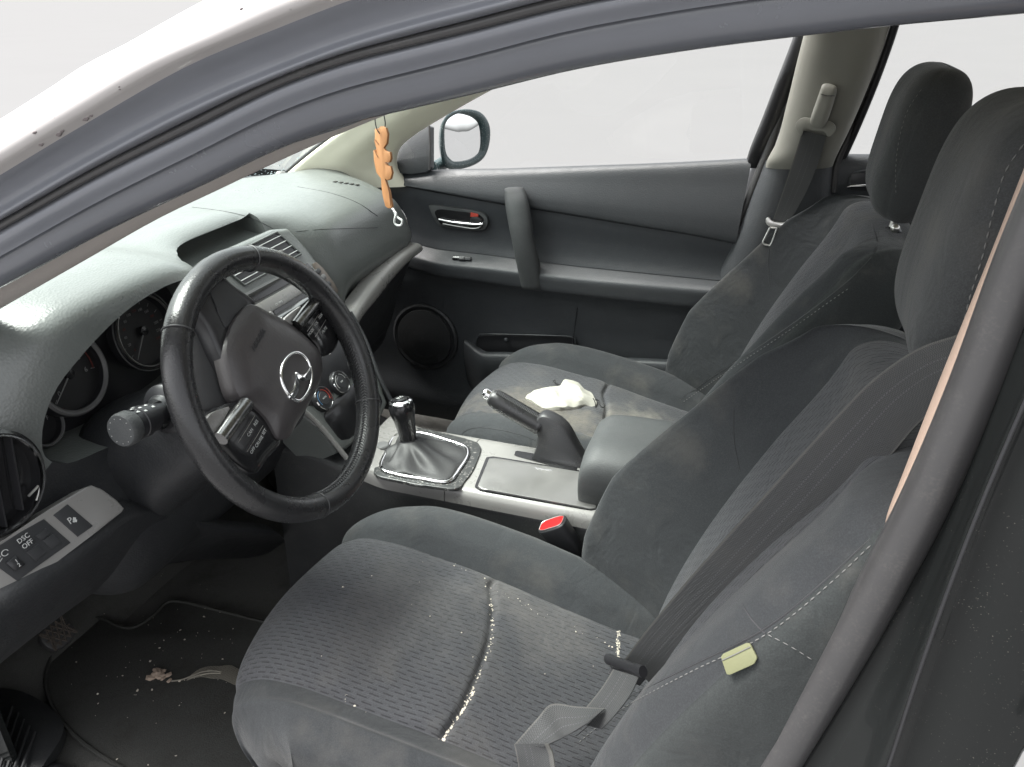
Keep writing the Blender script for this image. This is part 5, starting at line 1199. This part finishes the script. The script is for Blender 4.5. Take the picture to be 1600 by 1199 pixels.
def crossmap(P, z, cy): 
    q = np.array([onZ(a, b, z) for a, b in P]); q = q[np.argsort(q[:, 1])]; return (q[:, 1] - cy, q[:, 0])
DCY, PCY = -.398, .372
dseat, DINS, DCB, DSH, dcu, dsh = build_seat(DCY, 0.0, 'driver seat in the foreground with charcoal dashed fabric, crumbs along its seams', -1, 'front seats', mats=(M['fab'], M['fab_pat'], M['fab_side']),
    cross=crossmap([(765, 925), (770, 960), (762, 1010), (748, 1050), (722, 1108), (684, 1165)], .283, DCY), hoff=(-.012, 0, .006))
mpf = fabric_mat('passenger_fabric_plain', FAB, stain=[(-.10, -.10, .29, .13, (.17, .155, .125), .7)], wear=.7)
mpp = fabric_mat('passenger_fabric_dashed', (.041, .042, .046), True, stain=[(-.24, -.12, .30, .17, (.145, .13, .105), .75), (-.02, -.02, .27, .12, (.22, .205, .17), .7), (-.38, -.1, .25, .09, (.11, .10, .085), .6)], wear=.8)
pseat, PINS, PCB, PSH, pcu, psh = build_seat(PCY, .021, 'passenger seat beyond the handbrake with dusty brown stains and a white pouch on it', 0, 'front seats', mats=(mpf, mpp, M['fab_side']),
    cross=crossmap([(928, 628), (932, 650), (930, 672), (915, 700)], .27, PCY), hoff=(-.012, 0, -.022))
# sewn lines and seams laid on the covers
def hr_of(o): return [c for c in o.children if c.name.startswith('headrest')][0]
DS, PS = Surf(kids(dseat)), Surf(kids(pseat))
def sewn(S, P, parent, pitch=.0075, ln=.0048, n=120, r=.0006):
    L_, N_ = S.line(P, n); 
    if len(L_) > 8: stitches('stitching', L_, N_, M['thread'], parent, pitch=pitch, ln=ln, r=r, off=.0006)
def seam(S, P, parent, n=40, r=.0008):
    L_, N_ = S.line(P, n, -.0001)
    if len(L_) > 6: tube('seam', L_, r, M['thread_dark'], parent, n=5)
sewn(DS, [(905, 1160), (960, 1116), (1030, 1076), (1080, 1050), (1200, 990), (1300, 910), (1366, 848)], dsh); seam(DS, [(900, 1150), (955, 1106), (1030, 1066), (1080, 1041), (1198, 981), (1296, 901), (1360, 842)], dsh)
seam(DS, [(1160, 945), (1176, 970), (1195, 990)], dsh); sewn(DS, [(1200, 992), (1232, 1008), (1268, 1030)], dsh, r=.0005)
seam(DS, [(1146, 640), (1147, 690), (1156, 736)], dsh)
sewn(PS, [(1068, 628), (1120, 592), (1180, 552), (1240, 512), (1290, 476), (1330, 448)], psh, .0075, .004); seam(PS, [(1062, 625), (1118, 586), (1180, 546), (1240, 505), (1292, 466), (1340, 425), (1370, 385), (1362, 350)], psh)
seam(PS, [(717, 692), (724, 676), (742, 669), (775, 671), (815, 680), (845, 692)], pcu); seam(PS, [(1202, 385), (1200, 410), (1202, 448)], psh)
sewn(PS, [(1440, 140), (1420, 170), (1406, 215), (1400, 260), (1400, 305)], hr_of(pseat), .0085, .005); sewn(DS, [(1600, 226), (1572, 268), (1553, 330), (1536, 400), (1516, 465), (1503, 520)], hr_of(dseat), .0085, .0055)
# pale sewn-in label on the driver's backrest
h0 = DS.at(1150, 1022); tp, tn = h0[0] + h0[1] * .009, unit(h0[1] + unit(CAM - h0[0]) * .4)
tagp = [onP(a, b, tp, tn) for a, b in [(1125, 1024), (1170, 1003), (1183, 1028), (1178, 1038), (1140, 1055), (1135, 1054)]]
tg = plate('sewn_label', chaikin(tagp, 1, .1), tn, .002, M['label'], dsh, bev=.0006)
tube('label_stitch', [onP(1128, 1032, tp + tn * .0006, tn), onP(1150, 1022, tp + tn * .0006, tn), onP(1172, 1011, tp + tn * .0006, tn)], .0005, M['thread'], dsh, n=5)
lathe('release_knob', onY(1399, 357, .16), V3(-.3, -1, .2), [(.007, 0), (.007, .004), (.004, .008), (0, .009)], M['steel'], psh, n=18)

# ---------------------------------------------------------------- rear bench behind
rb_ = thing('rear_bench', 'dark rear bench seat in the shade behind the front seats', 'seat', (.95, 0, 0))
grid('cushion', loft([[V3(.62, y, .06), V3(.60, y, .24), V3(.66, y, .30), V3(.80, y, .28), V3(1.02, y, .25)] for y in np.linspace(-.64, .64, 6)], 30, 30), M['fab'], rb_)
grid('backrest', loft([[V3(.95, y, .22), V3(1.0, y, .35), V3(1.06, y, .52), V3(1.12, y, .66), V3(1.17, y, .64)] for y in np.linspace(-.64, .64, 6)], 30, 30), M['fab'], rb_)

# ================================================================== belts
def face_ribbon(nm_, C, wd, t, parent, roll=0.0, n=60):
    """webbing along 3D centre line C, its flat side towards the door opening"""
    C = cr(np.asarray(C, float), n); T = np.gradient(C, axis=0); T /= np.linalg.norm(T, axis=1, keepdims=True)
    view = CAM - C; view /= np.linalg.norm(view, axis=1, keepdims=True); roll = np.interp(np.linspace(0, 1, n), np.linspace(0, 1, len(np.atleast_1d(roll))), np.atleast_1d(roll))
    Wd = np.cross(T, view); Wd /= np.linalg.norm(Wd, axis=1, keepdims=True); Nn = np.cross(Wd, T)
    Wd = Wd * np.cos(roll)[:, None] + Nn * np.sin(roll)[:, None]
    wd = np.interp(np.linspace(0, 1, n), np.linspace(0, 1, len(np.atleast_1d(wd))), np.atleast_1d(wd))[:, None]
    return ribbon(nm_, C - Wd * wd / 2, C + Wd * wd / 2, t, M['webbing'], parent, n=n)
db = thing('seat_belt', 'slack black seat belt lying across the driver seat, folded at the lap', 'seat belt', onY(1005, 1045, -.47))
sb = [onY(1000, 1052, -.448), onY(1035, 1010, -.450), onY(1098, 943, -.455), onY(1250, 788, -.475), onY(1346, 684, -.495), onY(1400, 627, -.512), onY(1455, 588, -.535), onY(1530, 560, -.57), onY(1600, 500, -.60)]
face_ribbon('shoulder_strap', sb, [.050, .054, .060, .064, .064, .060, .054, .05, .05], .0013, db, roll=[0, 0, 0, .05, .1, .2, .3, .3, .3])
tz = .325
tb0, tb1 = onY(950, 1030, -.440), onY(1005, 1050, -.50)
tong = tube('tongue', [tb0, tb0 * .5 + tb1 * .5, tb1], .0058, M['smooth_black'], db, n=14, e=1.3)
plate('tongue_guide', [onP(a, b, tb0 + V3(0, 0, -.004), unit(CAM - tb0)) for a, b in [(955, 1042), (1010, 1060), (1000, 1072), (950, 1052)]], unit(CAM - tb0), .004, M['smooth_black'], db, bev=.001)
ribbon('lap_strap', [onY(958, 1046, -0.477), onY(940, 1075, -0.492), onY(920, 1100, -0.507), onY(895, 1128, -0.522)], [onY(998, 1058, -0.497), onY(985, 1085, -0.512), onY(965, 1112, -0.527), onY(940, 1140, -0.537)], .0013, M['webbing'], db, n=24)
ribbon('folded_strap', [onY(945, 1107, -0.522), onY(900, 1104, -0.522), onY(860, 1101, -0.527), onY(840, 1122, -0.547), onY(803, 1164, -0.567)], [onY(920, 1128, -0.547), onY(900, 1141, -0.552), onY(885, 1149, -0.557), onY(872, 1156, -0.567), onY(850, 1166, -0.582)], .0013, M['webbing'], db, n=30)
ribbon('hanging_strap', [onY(803, 1163, -0.568), onY(806, 1176, -0.574), onY(811, 1205, -0.582), onY(818, 1245, -0.592)], [onY(857, 1163, -0.582), onY(863, 1176, -0.585), onY(868, 1205, -0.597), onY(880, 1245, -0.607)], .0013, M['webbing'], db, n=24)
# buckle between seat and console
bk = thing('belt_buckle', 'seat belt buckle with red release button beside the driver seat', 'buckle', onY(925, 910, -.135))
b1 = onY(862, 818, -.135); b0 = onY(905, 880, -.125); bd_ = unit(b1 - b0); bx_ = unit(V3(1, 0, .30) - bd_ * (V3(1, 0, .30) @ bd_)); by_ = np.cross(bd_, bx_)
def bkp(u_, v_, w_): return b1 + bx_ * u_ + by_ * v_ + bd_ * w_
def bsec(w_, hx, hy_, k_=3.2): return [bkp(hx * np.sign(math.cos(t)) * abs(math.cos(t)) ** (2/k_), hy_ * np.sign(math.sin(t)) * abs(math.sin(t)) ** (2/k_), w_) for t in np.linspace(0, 2*np.pi, 32, endpoint=False)]
grid('housing', np.array([bsec(-.085, .012, .009), bsec(-.082, .019, .012), bsec(-.06, .0250, .0155), bsec(-.02, .0270, .0165), bsec(-.004, .0275, .0170), bsec(-.001, .0270, .0165)]), M['smooth_black'], bk, cv=True, caps=True)
btn = bsec(.001, .0235, .0135, 4)
plate('release_button', btn, bd_, .006, M['red'], bk, bev=.0015, seg=3)
tube('button_frame', np.array(btn + btn[:2]) + bd_ * -.0006, .0010, M['steel'], bk, n=6)
tube('stem', cr([bkp(0, 0, -.072), b0 + V3(.02, 0, -.03), onY(930, 908, -.125), onY(945, 935, -.13)], 16), .008, M['steel'], bk, n=10, e=.5)
# passenger's belt on the far pillar
pb2 = thing('seat_belt', 'passenger seat belt hanging from its beige pillar guide, steel tongue down', 'seat belt', onY(1272, 205, .61))
LY = [onY(1254, 204, .594), onY(1243, 240, .594), onY(1228, 285, .594), onY(1207, 346, .600)]; RY = [onY(1291, 213, .588), onY(1280, 250, .588), onY(1262, 295, .588), onY(1231, 352, .592)]
ribbon('strap', LY, RY, .0013, M['webbing'], pb2, n=40)
an = V3(-.1, -1, .1); ap = onY(1275, 195, .588)
ringp_ = [onP(a, b, ap, an) for a, b in [(1252, 214), (1243, 203), (1243, 192), (1252, 184), (1262, 184), (1274, 186), (1284, 190), (1297, 189), (1305, 195), (1306, 205), (1298, 214), (1292, 214), (1290, 206), (1272, 204), (1256, 201), (1254, 208)]]
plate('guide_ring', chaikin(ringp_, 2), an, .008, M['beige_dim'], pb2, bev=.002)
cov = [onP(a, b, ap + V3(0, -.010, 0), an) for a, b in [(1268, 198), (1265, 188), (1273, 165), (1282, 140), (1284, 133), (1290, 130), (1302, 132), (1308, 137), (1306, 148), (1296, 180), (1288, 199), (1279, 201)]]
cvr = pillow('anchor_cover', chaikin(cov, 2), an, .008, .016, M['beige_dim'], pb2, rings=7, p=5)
tube('cover_joint', [onP(a, b, ap + V3(0, -.0185, 0), an) for a, b in [(1282, 147), (1292, 150), (1304, 150)]], .0007, M['smooth_black'], cvr, n=5)
tgp = onY(1213, 352, .590)
def tgq(px, py, off=0): return onP(px, py, tgp + an * 0 + V3(0, -off, 0), an)
plate('tongue_body', chaikin([tgq(*q, .004) for q in [(1196, 341), (1202, 339), (1206, 346), (1226, 349), (1230, 343), (1235, 344), (1232, 353), (1226, 357), (1204, 356), (1196, 350)]], 2), an, .006, M['steel'], pb2, bev=.0015)
tou = [tgq(*q, .003) for q in [(1203, 356), (1214, 357), (1206, 379), (1203, 384), (1194, 382), (1192, 378)]]
for a, b in zip(tou, tou[1:] + tou[:1]): tube('tongue_plate', [a, b], .0022, M['steel'], pb2, n=8)
# passenger's inboard hinge cover + belt stalk on the far side
box('hinge_cover', V3(.055, PCY + .262, .235), (.07, .02, .06), M['smooth_black'], pseat, bev=.008)
hc = onY(1050, 610, .645); lathe('hinge_cap', hc, V3(0, -1, 0), [(.022, 0), (.022, .004), (.017, .008), (0, .009)], M['silver_dark'], pseat, n=24)
hd = onY(968, 915, -.150)
grid('hinge_cover', cr(np.array([[onY(930, 918, -.148), onY(948, 920, -.150), onY(955, 905, -.148)], [onY(935, 926, -.165), onY(955, 935, -.170), onY(968, 928, -.165)], [onY(950, 940, -.18), onY(970, 952, -.18), onY(980, 955, -.175)]]), 12), M['silver_dark'], dseat)

# ================================================================== things lying and hanging in the cabin
mr = thing('rear_view_mirror', 'dark interior mirror just showing under the roof rail', 'mirror', V3(-.46, .06, 1.03))
mcx = onX(672, 120, -.47); mnm = unit(V3(.85, -.45, -.05))
mpx = chaikin([onP(a, b, mcx, mnm) for a, b in [(566, 172), (560, 140), (590, 100), (680, 70), (730, 78), (735, 108), (727, 124), (706, 142), (680, 152), (650, 156), (610, 160), (584, 174)]], 2)
pillow('housing', mpx, -mnm, .028, 0, M['smooth_black'], mr, rings=8, p=3); plate('mirror_glass', mpx + mnm * .003, mnm, .004, M['mirror'], mr, bev=.001)
tube('stem', [mcx - mnm * .02, mcx - mnm * .05 + V3(0, 0, .03), V3(-.50, .03, 1.12)], .009, M['smooth_black'], mr, n=10)

orn = thing('wooden_ornament', 'small cut out plywood figure hanging on a black cord below the interior mirror', 'ornament', onX(600, 325, -.45))
oc = onX(600, 250, -.45); on2 = unit(unit(CAM - oc) - RGT * .55)
def op(cx, cy_, off=0): return onP(560 + cx / 5.45, 160 + cy_ / 5.45, oc + on2 * off, on2)
fig = [(138, 228), (150, 222), (165, 232), (185, 206), (205, 206), (215, 214), (232, 216), (248, 270), (240, 350), (214, 388), (228, 412), (250, 422), (268, 424), (276, 480), (264, 512), (226, 512), (250, 540), (272, 545), (286, 600), (272, 655), (246, 666), (226, 652), (240, 700), (262, 760), (284, 880), (282, 903), (250, 903), (228, 885), (206, 800), (195, 720), (190, 650), (152, 600), (132, 500), (126, 412), (138, 402), (160, 440), (150, 390), (134, 330), (140, 300)]
plate('figure', [op(*q) for q in fig], on2, .0065, M['wood'], orn, bev=.0006)
for P in ([(140, 318), (155, 335), (172, 358)], [(136, 405), (150, 440), (168, 470)], [(226, 512), (240, 520), (262, 516)], [(228, 660), (244, 700), (262, 770), (274, 880)]):
    tube('carved_line', [op(*q, .0004) for q in P], .0007, plastic('scorched_line', (.16, .07, .03), .8, 300, 0) if 'scorched_line' not in bpy.data.materials else bpy.data.materials['scorched_line'], orn, n=5)
hk = [op(182, 268, .002), op(165, 245, .003), op(150, 205, .003), op(140, 130, .002), op(136, 60, 0), op(150, -40, 0), op(180, -60, 0), op(205, 0, 0), op(218, 110, -.003), op(229, 180, -.006), op(226, 215, -.008)]
tube('hanging_cord', cr(np.array(hk), 50), .0010, M['cord'], orn, n=6)
wl = [op(285, 905, -.003), op(300, 915, 0), op(312, 950, 0), op(340, 985, .001), (op(372, 1010, .001)), op(365, 1045, 0), op(335, 1050, 0), op(310, 1030, 0), op(312, 985, .002), op(322, 950, .002), op(300, 925, .001)]
tube('white_loop', cr(np.array(wl), 50), .0020, M['white'], orn, n=8)

def seat_z(INS, x, y):
    d = (INS[..., 0] - x) ** 2 + (INS[..., 1] - y) ** 2; i = np.unravel_index(d.argmin(), d.shape); return INS[i][2]
# white drawstring pouch on the passenger cushion
PZ = .306
ppx = [(821, 623), (829, 617), (850, 613), (872, 609), (878, 603), (884, 598), (895, 601), (906, 606), (917, 613), (928, 622), (931, 634), (924, 635.5), (916, 634), (904, 638), (890, 640), (872, 641.5), (858, 640), (844, 636), (832, 630)]
_ph = [PS.at(a, b) for a, b in ppx]; pp_ = np.array([h[0] + V3(0, 0, .004) for h in _ph]); PZ = pp_[:, 2].mean(); pc0 = pp_.mean(0)
pou = thing('drawstring_pouch', 'crumpled white cloth pouch with black drawstring on the passenger seat', 'pouch', V3(pc0[0], pc0[1], PZ - .01))
pol = cr(pp_, 90, closed=True)
from mathutils import noise as mnoise
def crum(q): return np.array([.006 * mnoise.noise(Vector(p * 20)) - .009 * abs(mnoise.noise(Vector(p * V3(24, 44, 1) + 3))) - .0015 * abs(mnoise.noise(Vector(p * V3(80, 45, 1) + 9))) + .004 for p in q])
pillow('bag', pol, V3(0, 0, 1), .013, .014, M['pouch'], pou, rings=40, p=3.0, disp=lambda q: crum(q) * np.clip(np.linalg.norm((q - pc0)[:, :2], axis=1) * 0 + 1, 0, 1))
neck = onZ(932, 628, PZ + .006)
tube('drawstring', cr(np.array([onZ(a, b, PZ + h) for a, b, h in [(927, 623, .012), (930, 630, .016), (931, 637, .008), (934, 630, .012), (930, 624, .014), (936, 627, .010), (938, 634, .006), (942, 637, .005), (945, 633, .005), (942, 630, .006)]]), 60), .0012, M['cord'], pou, n=6)
tube('drawstring', cr(np.array([onZ(a, b, PZ + h) for a, b, h in [(884, 603, .008), (872, 601, .006), (868, 599, .006), (865, 595, .008), (867, 594, .009), (868, 598, .007)]]), 30), .0011, M['cord'], pou, n=6)

# pedals with grooved rubber pads
def pedal(px, py, x, lab, w_, h_, rot):
    c = onX(px, py, x); t = thing('pedal', lab, 'pedal', c + V3(-.03, 0, -.03), 'pedals')
    n = unit(V3(.72, 0, .70)); u_ = unit(V3(0, 1, 0)); v_ = np.cross(n, u_)
    pts = chaikin([c + u_ * a * w_ + v_ * b * h_ for a, b in ((-1, -1), (1, -1), (1, 1), (-1, 1))], 2)
    plate('pad', pts, n, .012, M['rubber'], t, bev=.003)
    gm = bpy.data.materials.get('dusty_tread') or plastic('dusty_tread', (.075, .062, .052), .8, 300, .2)
    for k_ in np.linspace(-.75, .75, 5):
        for sg in (-1, 1): tube('tread', [c + n * .001 + u_ * w_ * np.clip(k_ - sg * .4, -.85, .85) - v_ * h_ * .8, c + n * .001 + u_ * w_ * np.clip(k_ + sg * .4, -.85, .85) + v_ * h_ * .8], .0016, gm, t, n=5)
    for k_ in (-.5, .0, .5): tube('tread', [c + n * .001 - u_ * w_ * .85 + v_ * h_ * k_, c + n * .001 + u_ * w_ * .85 + v_ * h_ * k_], .0016, gm, t, n=5)
    tube('arm', [c - n * .01, c + V3(-.08, 0, .06), c + V3(-.10, 0, .25)], .008, M['smooth_black'], t, n=8)
pedal(91, 990, -.93, 'clutch pedal with diamond tread low in the footwell, nearest the door', .030, .026, 0)
pedal(224, 874, -.95, 'brake pedal with worn tread under the steering column', .030, .024, 0)

# seeds and grit stuck to the outside of the near pillar
OUT = Surf([pout]); gm_ = plastic('seed_grit', (.16, .14, .14), .8, 200, .4)
V_, F_ = [], []
for a, b, r_ in ((54, 207, .0026), (64, 226, .0030), (92, 210, .0036), (97, 205, .0024), (134, 186, .0034), (142, 181, .0022), (377, 14, .0016), (187, 140, .0012), (186, 136, .0011)):
    h_ = OUT.at(a, b)
    if h_ is not None:
        def _l(p, r):
            o_ = len(V_); G_ = tubeG(np.array([p - V3(r, 0, r * .3), p, p + V3(r, 0, r * .3)]), np.array([.2, 1, .3]) * r * .6, 6); V_.extend(list(G_.reshape(-1, 3))); F_.extend(gridF(3, 6, cv=True, off=o_))
        _l(h_[0], r_)
if V_: tag(mk('grit', V_, F_, gm_, body), kind='stuff')
# scraps on the driver's floor
zt = .0135
fw = thing('torn_carpet_patch', 'worn ribbed patch showing pale threads in the driver mat beside the seat', 'worn patch', onZ(350, 1050, zt))
e1 = [(272, 1064), (290, 1060), (300, 1054), (312, 1046), (325, 1042), (345, 1041), (360, 1040), (375, 1047), (392, 1052), (412, 1054)]; e2 = [(272, 1066), (290, 1064), (302, 1060), (316, 1058), (330, 1060), (345, 1061), (358, 1066), (370, 1071), (388, 1068), (410, 1070)]
A1 = cr(np.array([onZ(a, b, zt) for a, b in e1]), 70); A2 = cr(np.array([onZ(a, b, zt) for a, b in e2]), 70)
thm = plastic('pale_threads', (.26, .24, .20), .85, 300, .2, var=.3)
for i in range(14, 70, 1):
    j = max(0, i - 5)
    tube('thread', [A1[i] + V3(0, 0, .0006 * rng.random()), (A1[i] + A2[j]) / 2 + V3(0, 0, .0012), A2[j]], .0008, thm, fw, n=4)
for q in ([(268, 1064.5), (285, 1062), (300, 1056), (316, 1050), (335, 1048.5), (346, 1050)], [(296, 1060), (312, 1055), (330, 1052), (345, 1052)], [(318, 1050), (326, 1047.5), (333, 1048)]):
    tube('loose_yarn', cr(np.array([onZ(a, b, zt + .002) for a, b in q]), 24), .0013, thm, fw, n=6)
def lump(p, r, n=1):
    t_ = (1 + 5 ** .5) / 2
    ico = np.array([(-1, t_, 0), (1, t_, 0), (-1, -t_, 0), (1, -t_, 0), (0, -1, t_), (0, 1, t_), (0, -1, -t_), (0, 1, -t_), (t_, 0, -1), (t_, 0, 1), (-t_, 0, -1), (-t_, 0, 1)]) / 1.9
    f_ = [(0, 11, 5), (0, 5, 1), (0, 1, 7), (0, 7, 10), (0, 10, 11), (1, 5, 9), (5, 11, 4), (11, 10, 2), (10, 7, 6), (7, 1, 8), (3, 9, 4), (3, 4, 2), (3, 2, 6), (3, 6, 8), (3, 8, 9), (4, 9, 5), (2, 4, 11), (6, 2, 10), (8, 6, 7), (9, 8, 1)]
    j = 1 + .5 * (rng.random((12, 1)) - .5); s3 = np.array([1 + .8 * rng.random(), 1, .35 + .5 * rng.random()]); a = rng.random() * 6.28
    v = ico * j * s3 * r; v = v @ np.array([[math.cos(a), math.sin(a), 0], [-math.sin(a), math.cos(a), 0], [0, 0, 1]]); return v + p, f_
def litter(nm_, pts, mat, parent=None, label=None, cat=None):
    V_, F_ = [], []
    for p, r in pts:
        v, f_ = lump(np.asarray(p), r); o_ = len(V_); V_ += list(v); F_ += [tuple(o_ + i for i in q) for q in f_]
    o = mk(nm_, V_, F_, mat, parent, smooth=False)
    return tag(o, label, cat, kind='stuff')
# dried lump of mud on the mat: flakes round a core
mud = thing('mud_clod', 'broken beige mud clod on the driver floor mat', 'clod', onZ(252, 1056, zt))
mm = plastic('dry_mud', (.36, .28, .22), .9, 120, .6, var=.25)
for i in range(16):
    a, rr = rng.random() * 6.28, abs(rng.normal()) * 8; q = onZ(250 + math.cos(a) * rr * 1.3, 1056 + math.sin(a) * rr * .8, zt + .001)
    v, f_ = lump(q, .0035 + .0055 * rng.random()); mk('flake', v, f_, mm, mud, smooth=False)
P = []
for i in range(55):
    x, y = rng.uniform(-.98, -.40), rng.uniform(-.60, -.14); P.append((V3(x, y, zt + .001), .0006 + .0012 * rng.random() ** 3))
for i in range(40):
    a = rng.normal(size=2) * (.05, .06); q = onZ(270, 1030, zt); P.append((V3(q[0] + a[0], q[1] + a[1], zt + .001), .0006 + .0016 * rng.random() ** 3))
litter('floor_crumbs', P, M['crumb'], None, 'pale crumbs and grit scattered over the driver floor mat', 'crumbs')
P = []
def seam_pts(path, n, sp_, r0):
    Q = cr(np.array([onZ(a, b, .285) for a, b in path]), 200)
    for i in range(n):
        q = Q[rng.integers(0, 200)] + V3(*(rng.normal(size=2) * sp_), 0); P.append((V3(q[0], q[1], seat_z(DINS, q[0], q[1]) + .0006), r0 * (.4 + 1.2 * rng.random() ** 2)))
seam_pts([(768, 940), (766, 1010), (750, 1050), (722, 1108), (686, 1160)], 110, .0018, .0009)
seam_pts([(740, 1080), (722, 1108), (690, 1155)], 50, .0012, .0013)
seam_pts([(600, 850), (700, 890), (765, 925), (900, 968), (960, 985)], 40, .004, .0008)
seam_pts([(540, 1112), (600, 1148), (660, 1172)], 26, .003, .0009)
for i in range(14):
    x, y = rng.uniform(-.36, .05), rng.uniform(DCY - .14, DCY + .14); P.append((V3(x, y, seat_z(DINS, x, y) + .0005), .0005 + .0012 * rng.random() ** 3))
litter('seat_crumbs', P, M['crumb'], None, 'whitish crumbs along the seams of the driver seat cushion', 'crumbs')
P = []
for i in range(80):
    h_ = DS.at(966 + rng.normal() * 1.5, 986 + rng.random() * 42); q = h_[0]; P.append((q, .0004 + .0007 * rng.random()))
litter('seat_crumbs', P, M['crumb'], None, 'pale line of crumbs at the back edge of the driver cushion by the belt', 'crumbs')
